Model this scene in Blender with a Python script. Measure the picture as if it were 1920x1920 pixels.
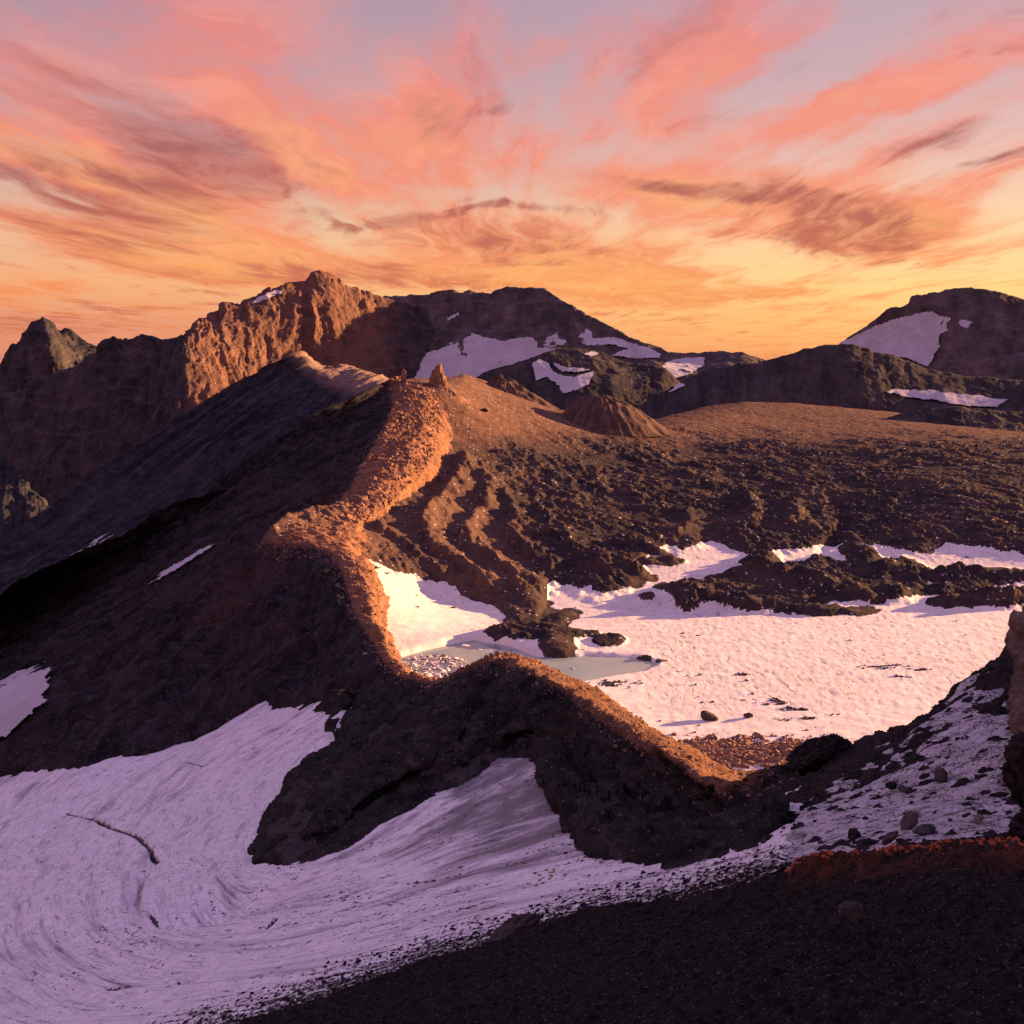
import bpy, math, random
import numpy as np
from mathutils import Vector

random.seed(7)
rng = np.random.default_rng(11)
C = bpy.context.scene.collection
scn = bpy.context.scene
for o in list(bpy.data.objects):
    bpy.data.objects.remove(o)

# ------------------------------------------------------------------ camera
F = 960 / math.tan(math.radians(25))          # focal length in photo pixels (1920 wide)
PITCH = math.radians(8.155)
cam_d = bpy.data.cameras.new('camera')
cam_d.sensor_width = 36
cam_d.angle = math.radians(50)
cam_d.clip_start = 0.5
cam_d.clip_end = 40000
cam = bpy.data.objects.new('camera', cam_d)
cam.rotation_euler = (math.pi / 2 - PITCH, 0, 0)
C.objects.link(cam)
scn.camera = cam

# ------------------------------------------------------------------ exposure
EXPO = 1.95
GAIN = 2 ** EXPO
vs = scn.view_settings
vs.view_transform = 'Standard'
vs.look = 'None'
vs.exposure = EXPO
vs.gamma = 1
vs.use_curve_mapping = False
scn.render.engine = 'CYCLES'
scn.cycles.max_bounces = 5
scn.cycles.diffuse_bounces = 3
scn.cycles.glossy_bounces = 2
scn.cycles.volume_bounces = 1
scn.cycles.use_denoising = False
scn.cycles.denoiser = 'OPENIMAGEDENOISE'
scn.cycles.denoising_input_passes = 'RGB_ALBEDO_NORMAL'
scn.cycles.denoising_prefilter = 'ACCURATE'

# ------------------------------------------------------------------ sun
SUN_AZ = math.radians(66)      # clockwise from the view direction (+Y)
SUN_EL = math.radians(9.5)
sun_d = bpy.data.lights.new('sun', 'SUN')
sun_d.energy = 5.0
sun_d.angle = math.radians(0.5)
sun_d.color = (1.0, 0.53, 0.225)
sun = bpy.data.objects.new('sun', sun_d)
SUN = Vector((math.sin(SUN_AZ) * math.cos(SUN_EL), math.cos(SUN_AZ) * math.cos(SUN_EL), math.sin(SUN_EL)))
sun.rotation_euler = SUN.to_track_quat('Z', 'Y').to_euler()
sun.location = SUN * 3000
C.objects.link(sun)


# ------------------------------------------------------------------ node helpers
class NT:
    """terse shader node building"""
    def __init__(s, tree):
        s.t = tree
        tree.nodes.clear()

    def n(s, kind, **kw):
        nd = s.t.nodes.new(kind)
        for k, v in kw.items():
            setattr(nd, k, v)
        return nd

    def put(s, sock, v):
        if hasattr(v, 'is_linked'):
            s.t.links.new(v, sock)
        elif v is not None:
            if isinstance(v, (tuple, list)) and len(v) == 3 and sock.type == 'RGBA':
                v = (*v, 1)
            sock.default_value = v

    def m(s, op, a, b=None, c=None, clamp=False):
        nd = s.n('ShaderNodeMath', operation=op, use_clamp=clamp)
        for i, v in enumerate((a, b, c)):
            s.put(nd.inputs[i], v)
        return nd.outputs[0]

    def vm(s, op, a, b=None, scale=None):
        nd = s.n('ShaderNodeVectorMath', operation=op)
        s.put(nd.inputs[0], a)
        if b is not None:
            s.put(nd.inputs[1], b)
        if scale is not None:
            s.put(nd.inputs['Scale'], scale)
        return nd.outputs['Value'] if op in ('LENGTH', 'DOT_PRODUCT', 'DISTANCE') else nd.outputs[0]

    def sep(s, v):
        nd = s.n('ShaderNodeSeparateXYZ')
        s.put(nd.inputs[0], v)
        return nd.outputs

    def comb(s, x, y, z=0.0):
        nd = s.n('ShaderNodeCombineXYZ')
        for i, v in enumerate((x, y, z)):
            s.put(nd.inputs[i], v)
        return nd.outputs[0]

    def noise(s, vec, scale, detail=5, rough=0.55, dist=0.0, col=False, lac=2.0):
        nd = s.n('ShaderNodeTexNoise')
        s.put(nd.inputs['Vector'], vec)
        for k, v in (('Scale', scale), ('Detail', detail), ('Roughness', rough), ('Distortion', dist), ('Lacunarity', lac)):
            s.put(nd.inputs[k], v)
        return nd.outputs['Color'] if col else nd.outputs['Fac']

    def voro(s, vec, scale, feature='F1', rnd=1.0):
        nd = s.n('ShaderNodeTexVoronoi', feature=feature)
        s.put(nd.inputs['Vector'], vec)
        nd.inputs['Scale'].default_value = scale
        nd.inputs['Randomness'].default_value = rnd
        return nd.outputs

    def mr(s, v, a, b, c=0.0, d=1.0, smooth=True):
        nd = s.n('ShaderNodeMapRange', interpolation_type='SMOOTHSTEP' if smooth else 'LINEAR')
        s.put(nd.inputs[0], v)
        for i, x in zip((1, 2, 3, 4), (a, b, c, d)):
            s.put(nd.inputs[i], x)
        return nd.outputs[0]

    def mix(s, f, a, b, blend='MIX'):
        nd = s.n('ShaderNodeMix', data_type='RGBA', blend_type=blend)
        s.put(nd.inputs[0], f)
        s.put(nd.inputs[6], a)
        s.put(nd.inputs[7], b)
        return nd.outputs[2]

    def ramp(s, f, stops):
        nd = s.n('ShaderNodeValToRGB')
        cr = nd.color_ramp
        while len(cr.elements) < len(stops):
            cr.elements.new(0.5)
        for e, (p, c) in zip(cr.elements, stops):
            e.position = p
            e.color = (*c, 1)
        s.put(nd.inputs[0], f)
        return nd.outputs[0]

    def map(s, vec, loc=(0, 0, 0), rot=(0, 0, 0), scale=(1, 1, 1), kind='POINT'):
        nd = s.n('ShaderNodeMapping', vector_type=kind)
        s.put(nd.inputs[0], vec)
        nd.inputs[1].default_value = loc
        nd.inputs[2].default_value = rot
        nd.inputs[3].default_value = scale
        return nd.outputs[0]

    def attr(s, name, out='Fac'):
        nd = s.n('ShaderNodeAttribute', attribute_name=name)
        return nd.outputs[out]


def lin(c):
    return tuple(((v / 255) / 12.92 if v <= 10 else (((v / 255) + 0.055) / 1.055) ** 2.4) for v in c)


def sky_rgb(c):
    return tuple(v / GAIN for v in lin(c))


# ------------------------------------------------------------------ world: sunset sky with cirrus
def tan_below(py):
    return np.tan(np.arctan((np.asarray(py, float) - 960) / F) + PITCH)


def az_el(px, py):
    """direction of a point of the sky as (x/y, z/y)"""
    u = (px - 960) / F
    w = -(py - 960) / F
    dy = math.cos(PITCH) + w * math.sin(PITCH)
    dz = -math.sin(PITCH) + w * math.cos(PITCH)
    return u / dy, dz / dy


world = bpy.data.worlds.new('World')
scn.world = world
world.use_nodes = True
W = NT(world.node_tree)
tc = W.n('ShaderNodeTexCoord').outputs['Generated']
dx, dy, dz = W.sep(tc)
ez = W.m('MAXIMUM', dz, 0.0)
eramp = W.m('POWER', ez, 0.5)           # more ramp room near the horizon


def er(z):
    return max(0.0, z) ** 0.5


def ramp_sky(stops):
    return W.ramp(eramp, [(er(z), sky_rgb(c)) for z, c in stops])


left = ramp_sky([(0, (206, 122, 106)), (.03, (226, 138, 106)), (.06, (240, 164, 112)), (.10, (232, 178, 138)), (.16, (204, 160, 152)),
                 (.23, (180, 146, 158)), (.31, (156, 132, 154)), (.5, (134, 120, 178)), (1, (144, 136, 206))])
right = ramp_sky([(0, (240, 150, 84)), (.03, (255, 184, 100)), (.06, (255, 206, 124)), (.10, (255, 206, 146)), (.16, (232, 186, 168)),
                  (.23, (206, 166, 168)), (.31, (186, 158, 172)), (.5, (140, 124, 178)), (1, (144, 136, 206))])
back = ramp_sky([(0, (84, 80, 120)), (.06, (108, 98, 144)), (.14, (132, 116, 162)), (.25, (136, 122, 174)), (.5, (144, 134, 194)), (1, (144, 136, 206))])
base = W.mix(W.mr(dx, -0.5, 0.5), left, right)
base = W.mix(W.mr(dy, 0.35, -0.6), base, back)

nish = W.n('ShaderNodeTexSky', sky_type='NISHITA')
nish.sun_disc = False
nish.sun_elevation = SUN_EL
nish.sun_rotation = SUN_AZ
nish.altitude = 1500
nish_c = W.vm('SCALE', nish.outputs[0], scale=0.004)
base = W.mix(1.0, base, nish_c, 'ADD')

# cirrus plane coordinates, fibres drawn out along the view
den = W.m('ADD', ez, 0.035)
cx = W.m('DIVIDE', dx, den)
cy = W.m('DIVIDE', dy, den)
plane = W.comb(cx, cy, 0.0)
wv = W.noise(W.map(plane, scale=(0.5, 0.14, 1)), 1.0, 4, 0.55, 0.0, True)
wv = W.vm('SUBTRACT', wv, (0.5, 0.5, 0.5))
planew = W.vm('ADD', plane, W.vm('MULTIPLY', wv, (2.4, 3.8, 0)))
fib = W.noise(W.map(planew, rot=(0, 0, 0.10), scale=(1.2, 0.3, 1)), 1.3, 10, 0.62)
fib3 = W.noise(W.map(planew, loc=(4, 7, 0), rot=(0, 0, 0.25), scale=(3.0, 0.75, 1)), 1.6, 9, 0.66)
fib2 = W.noise(W.map(planew, loc=(9, 3, 0), rot=(0, 0, -0.35), scale=(2.4, 0.42, 1)), 1.6, 7, 0.65)
puff = W.noise(W.map(planew, loc=(3, 1, 0), scale=(1.6, 0.55, 1)), 2.2, 7, 0.6)
fibre = W.m('ADD', W.m('MULTIPLY', fib, 0.55), W.m('ADD', W.m('MULTIPLY', fib2, 0.25), W.m('MULTIPLY', puff, 0.2)))
# place in the front half of the sky, as x/y and z/y
sy = W.m('MAXIMUM', dy, 0.05)
ae = W.comb(W.m('DIVIDE', dx, sy), W.m('DIVIDE', dz, sy), 0.0)
w1 = W.vm('SUBTRACT', W.noise(W.map(ae, scale=(5, 10, 1)), 1.0, 6, 0.6, 0.0, True), (0.5, 0.5, 0.5))
w2 = W.vm('SUBTRACT', W.noise(W.map(ae, loc=(2, 5, 0), scale=(18, 42, 1)), 1.0, 5, 0.6, 0.0, True), (0.5, 0.5, 0.5))
aew = W.vm('ADD', ae, W.vm('ADD', W.vm('MULTIPLY', w1, (0.11, 0.042, 0)), W.vm('MULTIPLY', w2, (0.05, 0.016, 0))))
front = W.mr(dy, 0.1, 0.4)


def strokes(lst):
    acc = None
    for (px, py, ang, hl, hw, s) in lst:
        a, e = az_el(px, py)
        v = W.map(aew, loc=(a, e, 0), rot=(0, 0, -math.radians(ang)), scale=(hl / F * 1.5, hw / F * 1.9, 1), kind='TEXTURE')
        d = W.mr(W.vm('LENGTH', v), 0.0, 1.0, s, 0.0)
        acc = d if acc is None else W.m('ADD', acc, d)
    return W.m('MULTIPLY', W.m('MINIMUM', acc, 1.3), front)


bright = strokes([
    (470, 160, 42, 270, 80, 1.0), (565, 300, 42, 150, 34, .6), (720, 265, -8, 200, 85, .8), (800, 170, -55, 170, 60, .45),
    (600, 60, 30, 300, 70, .5), (150, 120, 25, 260, 80, .45), (330, 470, 5, 300, 30, .5), (880, 260, 5, 200, 50, .4), (1285, 115, -40, 230, 62, 1.0), (1430, 95, -34, 240, 38, .8), (1550, 190, -33, 170, 13, .6), (1700, 150, -20, 280, 36, .85),
    (1480, 230, -18, 300, 40, .5), (110, 300, 22, 230, 36, .95), (340, 395, 22, 220, 46, 1.0), (250, 455, 8, 340, 42, .8), (60, 240, 20, 200, 60, .5),
    (1400, 385, 5, 310, 50, 1.0), (1610, 320, -25, 210, 34, .8), (1660, 420, -12, 230, 46, .8), (1830, 360, -26, 190, 24, .7), (1200, 340, 8, 230, 34, .5),
    (1000, 465, 8, 260, 50, .9), (1120, 520, 3, 280, 34, .9), (700, 510, 3, 380, 26, .7), (1780, 470, -8, 210, 12, .6), (1480, 550, 0, 70, 7, .7),
    (1180, 565, -4, 300, 12, .4), (60, 545, 0, 130, 22, .6), (900, 330, 0, 150, 22, .4), (1050, 90, -20, 130, 30, .35)])
dusky = strokes([
    (380, 295, 14, 240, 58, .9), (90, 345, 20, 230, 26, 1.0), (150, 440, 5, 270, 40, .55), (250, 350, 22, 190, 22, .6), (640, 425, 30, 60, 10, .8), (730, 420, -5, 110, 12, .8), (885, 398, -18, 70, 8, .8),
    (950, 455, 5, 220, 34, .7), (650, 520, 2, 330, 18, .8), (1540, 400, 4, 210, 42, .8), (1630, 455, 0, 110, 34, .8), (1500, 455, 0, 60, 40, .5), (1750, 258, -20, 130, 16, .8),
    (1860, 95, -15, 150, 18, .6), (800, 225, 10, 140, 46, .5), (930, 205, -8, 60, 14, .35), (1900, 298, -4, 110, 14, .7), (1300, 352, 5, 260, 14, .7), (1180, 590, 0, 200, 10, .3),
    (220, 575, 4, 110, 7, .8), (370, 540, 6, 110, 5, .7), (400, 570, 3, 60, 5, .6), (60, 610, 0, 260, 22, .7), (180, 175, 10, 220, 60, .35), (330, 335, 10, 120, 40, .5), (1000, 385, 4, 140, 9, .5), (1250, 90, -30, 120, 26, .25)])
gen = W.m('MULTIPLY', W.m('SUBTRACT', 1.0, front), 0.45)     # the rest of the sky carries thinner cirrus
bd = W.m('ADD', W.m('MULTIPLY', W.m('ADD', bright, gen), 0.95), W.m('MULTIPLY', W.m('SUBTRACT', fibre, 0.475), 4.6))
dd = W.m('ADD', W.m('MULTIPLY', dusky, 1.0), W.m('MULTIPLY', W.m('SUBTRACT', W.m('ADD', W.m('MULTIPLY', puff, 0.5), W.m('MULTIPLY', fib2, 0.5)), 0.5), 3.6))
bmask = W.m('MULTIPLY', W.m('MULTIPLY', W.mr(bd, -0.10, 0.95), W.mr(fib3, 0.35, 0.60, 0.58, 1.05)), 0.88)
dmask = W.m('MULTIPLY', W.m('MULTIPLY', W.mr(dd, 0.12, 0.95), W.mr(fib3, 0.36, 0.6, 0.5, 1.05)), 0.88)
thin = W.mr(bd, 0.8, 1.5)
bcol = ramp_sky([(0, (236, 120, 66)), (.05, (246, 136, 74)), (.10, (250, 132, 86)), (.2, (250, 134, 108)), (.3, (240, 134, 122)), (.6, (200, 150, 176))])
hot = ramp_sky([(0, (255, 176, 84)), (.06, (255, 172, 90)), (.14, (255, 164, 96)), (.3, (250, 150, 120)), (.6, (205, 155, 178))])
bcol = W.mix(W.m('MULTIPLY', thin, 0.8), bcol, hot)
dcol = ramp_sky([(0, (204, 114, 82)), (.06, (208, 116, 88)), (.13, (178, 98, 90)), (.2, (158, 96, 102)), (.3, (142, 102, 120)), (.6, (150, 132, 170))])
bcol = W.mix(W.mr(fib3, 0.46, 0.62, 0.0, 0.45), bcol, ramp_sky([(0, (255, 190, 110)), (.1, (255, 190, 140)), (.2, (250, 178, 158)), (.6, (210, 165, 185))]))
sky = W.mix(bmask, base, bcol)
sky = W.mix(dmask, sky, dcol)
ground_c = sky_rgb((60, 52, 62))
sky = W.mix(W.mr(dz, -0.02, -0.10), sky, ground_c)
bg = W.n('ShaderNodeBackground')
W.put(bg.inputs[0], sky)
bg.inputs[1].default_value = 1.0
wo = W.n('ShaderNodeOutputWorld')
W.t.links.new(bg.outputs[0], wo.inputs[0])
world.cycles.sampling_method = 'MANUAL'
world.cycles.sample_map_resolution = 512


# ------------------------------------------------------------------ geometry helpers
def unproj(px, py, Y):
    u = (np.asarray(px, float) - 960) / F
    w = -(np.asarray(py, float) - 960) / F
    ry = math.cos(PITCH) + w * math.sin(PITCH)
    rz = -math.sin(PITCH) + w * math.cos(PITCH)
    Y = np.asarray(Y, float)
    return np.stack([u / ry * Y, Y + 0 * u, rz / ry * Y], -1)


def proj(P):
    d = P[..., 1] * math.cos(PITCH) - P[..., 2] * math.sin(PITCH)
    v = P[..., 1] * math.sin(PITCH) + P[..., 2] * math.cos(PITCH)
    d = np.maximum(d, 1e-3)
    return 960 + F * P[..., 0] / d, 960 - F * v / d


def pts(lst):
    a = np.array(lst, float)
    return unproj(a[:, 0], a[:, 1], a[:, 2])


class TPS:
    """thin plate surface through scattered points"""
    def __init__(s, xy, z, lam=0.0):
        xy = np.asarray(xy, float)
        s.mu = xy.mean(0)
        s.sc = xy.std()
        s.p = (xy - s.mu) / s.sc
        n = len(z)
        K = s.k(np.linalg.norm(s.p[:, None] - s.p[None], axis=-1)) + lam * np.eye(n)
        Q = np.hstack([np.ones((n, 1)), s.p])
        A = np.block([[K, Q], [Q.T, np.zeros((3, 3))]])
        s.w = np.linalg.lstsq(A, np.concatenate([np.asarray(z, float), np.zeros(3)]), rcond=None)[0]

    @staticmethod
    def k(r):
        return np.where(r > 1e-9, r * r * np.log(np.maximum(r, 1e-9)), 0)

    def __call__(s, x, y):
        x = np.asarray(x, float)
        sh = x.shape
        q = (np.stack([x.ravel(), np.asarray(y, float).ravel()], -1) - s.mu) / s.sc
        out = np.empty(len(q))
        for i in range(0, len(q), 40000):
            b = q[i:i + 40000]
            r2 = ((b[:, None] - s.p[None]) ** 2).sum(-1)
            k = np.where(r2 > 1e-18, 0.5 * r2 * np.log(np.maximum(r2, 1e-18)), 0)
            out[i:i + 40000] = k @ s.w[:-3] + s.w[-3] + b @ s.w[-2:]
        return out.reshape(sh)


def surf_from(lst, lam=0.0):
    P = pts(lst)
    return TPS(P[:, :2], P[:, 2], lam)


def cast(surf, px, py, y0, y1, n=400):
    """distance Y at which the line of sight through a photo point meets a surface z = surf(x, y); first hit from near"""
    px = np.atleast_1d(np.asarray(px, float))
    py = np.atleast_1d(np.asarray(py, float))
    Y = np.geomspace(y0, y1, n)
    P = unproj(px[:, None], py[:, None], Y[None, :])
    g = P[..., 2] - surf(P[..., 0], P[..., 1])
    neg = g < 0
    hit = neg.argmax(1)
    hit = np.where(neg.any(1), np.maximum(hit, 1), n - 1)
    i = np.arange(len(px))
    g0, g1 = g[i, hit - 1], g[i, hit]
    f = np.clip(g0 / np.where(abs(g0 - g1) < 1e-9, 1, g0 - g1), 0, 1)
    return Y[hit - 1] + f * (Y[hit] - Y[hit - 1])


def _hash(ix, iy, iz, seed):
    h = (ix.astype(np.uint32) * np.uint32(374761393) + iy.astype(np.uint32) * np.uint32(668265263) + iz.astype(np.uint32) * np.uint32(2246822519) + np.uint32((seed * 3266489917) & 0xffffffff))
    h = (h ^ (h >> np.uint32(13))) * np.uint32(1274126177)
    return h ^ (h >> np.uint32(16))


def pnoise(x, y, z=None, seed=0):
    x = np.asarray(x, np.float32)
    y = np.asarray(y, np.float32)
    d3 = z is not None
    xi, yi = np.floor(x), np.floor(y)
    xf, yf = x - xi, y - yi
    xi, yi = xi.astype(np.int32), yi.astype(np.int32)
    fade = lambda t: t * t * t * (t * (t * 6 - 15) + 10)
    u, v = fade(xf), fade(yf)
    if d3:
        z = np.asarray(z, np.float32)
        zi = np.floor(z)
        zf = z - zi
        zi = zi.astype(np.int32)
        w = fade(zf)
    else:
        zi = np.zeros((), np.int32)
        zf = None

    def g(a, b, c):
        h = _hash(xi + np.int32(a), yi + np.int32(b), zi + np.int32(c), seed)
        gx = (h & np.uint32(1023)).astype(np.float32) / 511.5 - 1
        gy = ((h >> np.uint32(10)) & np.uint32(1023)).astype(np.float32) / 511.5 - 1
        r = gx * (xf - a) + gy * (yf - b)
        if d3:
            gz = ((h >> np.uint32(20)) & np.uint32(1023)).astype(np.float32) / 511.5 - 1
            r = r + gz * (zf - c)
        return r

    def plane(c):
        a = g(0, 0, c)
        a = a + u * (g(1, 0, c) - a)
        b = g(0, 1, c)
        b = b + u * (g(1, 1, c) - b)
        return a + v * (b - a)

    if d3:
        a = plane(0)
        return (a + w * (plane(1) - a)) * 1.4
    return plane(0) * 1.5


def fbm(x, y, z=None, oct=5, seed=0, ridged=False, gain=0.5, lac=2.03):
    tot, a, s = 0, 1.0, 0
    for i in range(oct):
        k = lac ** i
        n = pnoise(x * k + 17.1 * i, y * k - 9.3 * i, None if z is None else z * k + 5.7 * i, seed + i)
        if ridged:
            n = 1 - 2 * np.minimum(np.abs(n) * 1.6, 1)
        tot = tot + a * n
        s += a
        a *= gain
    return tot / s


def cells(x, y, seed=0):
    """2-D cellular noise: distance to nearest and second nearest feature point, and a random value of the nearest"""
    xi, yi = np.floor(x).astype(np.int32), np.floor(y).astype(np.int32)
    f1 = np.full(x.shape, 9.0, np.float32)
    f2 = np.full(x.shape, 9.0, np.float32)
    idv = np.zeros(x.shape, np.float32)
    for a in (-1, 0, 1):
        for b in (-1, 0, 1):
            h = _hash(xi + a, yi + b, np.zeros((), np.int32), seed)
            px = xi + a + (h & np.uint32(1023)).astype(np.float32) / 1023
            py = yi + b + ((h >> np.uint32(10)) & np.uint32(1023)).astype(np.float32) / 1023
            r = np.hypot(x - px, y - py).astype(np.float32)
            v = ((h >> np.uint32(20)) & np.uint32(1023)).astype(np.float32) / 1023
            near = r < f1
            f2 = np.where(near, f1, np.minimum(f2, r))
            idv = np.where(near, v, idv)
            f1 = np.where(near, r, f1)
    return f1, f2, idv


def sstep(a, b, x):
    t = np.clip((x - a) / (b - a), 0, 1)
    return t * t * (3 - 2 * t)


def in_poly(px, py, poly):
    q = np.asarray(poly, float)
    inside = np.zeros(px.shape, bool)
    j = len(q) - 1
    for i in range(len(q)):
        c = ((q[i, 1] > py) != (q[j, 1] > py)) & (px < (q[j, 0] - q[i, 0]) * (py - q[i, 1]) / (q[j, 1] - q[i, 1] + 1e-12) + q[i, 0])
        inside ^= c
        j = i
    return inside


def poly_dist(x, y, line):
    """distance to a polyline, signed side (+ = right of the direction of travel) and position along it (0..1)"""
    q = np.asarray(line, float)
    best = np.full(x.shape, 1e9)
    side = np.zeros(x.shape)
    along = np.zeros(x.shape)
    seg = np.linalg.norm(np.diff(q, axis=0), axis=1)
    cum = np.concatenate([[0], np.cumsum(seg)])
    for i in range(len(q) - 1):
        d = q[i + 1] - q[i]
        L2 = d @ d + 1e-12
        t = np.clip(((x - q[i, 0]) * d[0] + (y - q[i, 1]) * d[1]) / L2, 0, 1)
        ex, ey = x - q[i, 0] - t * d[0], y - q[i, 1] - t * d[1]
        r = np.hypot(ex, ey)
        m = r < best
        best = np.where(m, r, best)
        side = np.where(m, np.sign(d[1] * ex - d[0] * ey), side)
        along = np.where(m, (cum[i] + t * seg[i]) / cum[-1], along)
    return best, side, along


def pchip(t, y, tq):
    """shape preserving cubic through rows y[k] at t[k]"""
    h = np.diff(t)
    d = np.diff(y, axis=0) / h[:, None]
    m = np.zeros_like(y)
    if len(t) > 2:
        w1 = (2 * h[1:] + h[:-1])[:, None]
        w2 = (h[1:] + 2 * h[:-1])[:, None]
        a, b = d[:-1], d[1:]
        with np.errstate(divide='ignore', invalid='ignore'):
            hm = (w1 + w2) / (w1 / a + w2 / b)
        m[1:-1] = np.where(a * b > 0, hm, 0)
    m[0], m[-1] = d[0], d[-1]
    k = np.clip(np.searchsorted(t, tq, side='right') - 1, 0, len(t) - 2)
    s = ((tq - t[k]) / h[k])[:, None]
    hk = h[k][:, None]
    return (2 * s**3 - 3 * s**2 + 1) * y[k] + (s**3 - 2 * s**2 + s) * hk * m[k] + (-2 * s**3 + 3 * s**2) * y[k + 1] + (s**3 - s**2) * hk * m[k + 1]


def resample(P, n):
    d = np.linalg.norm(np.diff(P, axis=0), axis=1) / np.linalg.norm(0.5 * (P[1:] + P[:-1]), axis=1)
    c = np.concatenate([[0], np.cumsum(np.maximum(d, 1e-6))])
    c /= c[-1]
    return pchip(c, P, np.linspace(0, 1, n))


def normals(P):
    du = np.gradient(P, axis=0)
    dv = np.gradient(P, axis=1)
    n = np.cross(du, dv)
    n /= np.maximum(np.linalg.norm(n, axis=-1, keepdims=True), 1e-9)
    n *= np.where(n[..., 2:3] < 0, -1, 1)
    return n


def blur_grid(A, n, axis):
    for _ in range(n):
        B = A.copy()
        sl = [slice(None)] * A.ndim
        lo, hi, mid = sl[:], sl[:], sl[:]
        lo[axis], hi[axis], mid[axis] = slice(0, -2), slice(2, None), slice(1, -1)
        B[tuple(mid)] = 0.25 * A[tuple(lo)] + 0.5 * A[tuple(mid)] + 0.25 * A[tuple(hi)]
        A = B
    return A


def tag(o, label, cat, kind=None, group=None):
    o['label'] = label
    o['category'] = cat
    if kind:
        o['kind'] = kind
    if group:
        o['group'] = group
    return o


def mesh_obj(name, V, Q, mat, attrs=None, smooth=True):
    """V (n,3), Q (m,3 or 4) -> one linked mesh object"""
    V = np.ascontiguousarray(V, np.float32)
    Q = np.ascontiguousarray(Q, np.int32)
    k = Q.shape[1]
    me = bpy.data.meshes.new(name)
    me.vertices.add(len(V))
    me.vertices.foreach_set('co', V.ravel())
    me.loops.add(Q.size)
    me.loops.foreach_set('vertex_index', Q.ravel())
    me.polygons.add(len(Q))
    me.polygons.foreach_set('loop_start', np.arange(0, Q.size, k, dtype=np.int32))
    me.polygons.foreach_set('use_smooth', np.full(len(Q), smooth, bool))
    for nm, a in (attrs or {}).items():
        a = np.ascontiguousarray(a, np.float32)
        if a.ndim == 1:
            at = me.attributes.new(nm, 'FLOAT', 'POINT')
            at.data.foreach_set('value', a)
        else:
            at = me.attributes.new(nm, 'FLOAT_VECTOR', 'POINT')
            at.data.foreach_set('vector', a.ravel())
    me.update(calc_edges=True)
    me.materials.append(mat)
    o = bpy.data.objects.new(name, me)
    C.objects.link(o)
    return o


def grid_quads(nu, nv, keep=None):
    i = np.arange(nu * nv).reshape(nu, nv)
    q = np.stack([i[:-1, :-1], i[1:, :-1], i[1:, 1:], i[:-1, 1:]], -1).reshape(-1, 4)
    if keep is not None:
        kf = (keep[:-1, :-1] & keep[1:, :-1] & keep[1:, 1:] & keep[:-1, 1:]).ravel()
        q = q[kf]
    return q


def grid_obj(name, P, mat, attrs=None, keep=None):
    nu, nv = P.shape[:2]
    q = grid_quads(nu, nv, keep)
    V = P.reshape(-1, 3)
    n = np.cross(V[q[:, 1]] - V[q[:, 0]], V[q[:, 3]] - V[q[:, 0]])
    if n[:, 2].sum() < 0:
        q = q[:, ::-1]
    at = {k: v.reshape(nu * nv, -1).squeeze() for k, v in (attrs or {}).items()}
    if keep is not None:
        used = np.zeros(nu * nv, bool)
        used[q.ravel()] = True
        idx = np.cumsum(used) - 1
        q = idx[q]
        V = V[used]
        at = {k: v[used] for k, v in at.items()}
    return mesh_obj(name, V, q, mat, at)


def loft(ribs, nu, nvs, crest=None, smooth=(2, 2), back=True, backlen=1.0):
    """surface through ribs; each rib is a list of sections (each (k,3) points, joined end to end) or one section"""
    rows = []
    for r in ribs:
        secs = r if isinstance(r, (list, tuple)) and isinstance(r[0], np.ndarray) else [r]
        out = []
        for s_, n in zip(secs, nvs):
            q = resample(s_, n)
            out.append(q if not out else q[1:])
        rows.append(np.concatenate(out, 0))
    R = np.stack(rows)                                     # K, nv, 3
    dd = np.linalg.norm(np.diff(R, axis=0), axis=-1) / np.linalg.norm(0.5 * (R[1:] + R[:-1]), axis=-1)
    t = np.concatenate([[0], np.cumsum(np.maximum(dd.mean(1), 1e-5))])
    t /= t[-1]
    K, nv = R.shape[:2]
    P = pchip(t, R.reshape(K, -1), np.linspace(0, 1, nu)).reshape(nu, nv, 3)
    P = blur_grid(P, smooth[0], 0)
    P = blur_grid(P, smooth[1], 1)
    if crest is not None:
        cr = np.array(crest, float)
        px, py = proj(P[:, 0])
        ty = np.interp(px, cr[:, 0], cr[:, 1])
        dzz = -tan_below(ty) * P[:, 0, 1] - P[:, 0, 2]
        v = np.linspace(0, 1, nv)
        P[..., 2] += dzz[:, None] * (1 - v[None]) ** 4
    if back:
        b = P[:, 0]
        Yk = b[:, 1:2]
        rows_b = []
        for f, dzf in ((0.16, 0.16), (0.09, 0.085), (0.045, 0.04), (0.02, 0.014), (0.008, 0.004)):
            q = b.copy()
            q[:, :2] *= 1 + f * backlen
            q[:, 2] -= dzf * Yk[:, 0] * backlen
            rows_b.append(q)
        P = np.concatenate([np.stack(rows_b, 1), P], 1)
    return P


def uv_m(P):
    """metres along and down the slope"""
    du = np.linalg.norm(np.diff(P, axis=0), axis=-1).mean(1)
    U = np.concatenate([[0], np.cumsum(du)])
    dv = np.linalg.norm(np.diff(P, axis=1), axis=-1)
    V = np.concatenate([np.zeros((P.shape[0], 1)), np.cumsum(dv, 1)], 1)
    return np.broadcast_to(U[:, None], V.shape).copy(), V


def fan(a0, a1, nu, y0, y1, nv, power=1.0):
    a = np.linspace(a0, a1, nu)
    Y = np.geomspace(y0, y1, nv)
    return a[:, None] * Y[None], np.broadcast_to(Y[None], (nu, nv)).copy()


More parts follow.
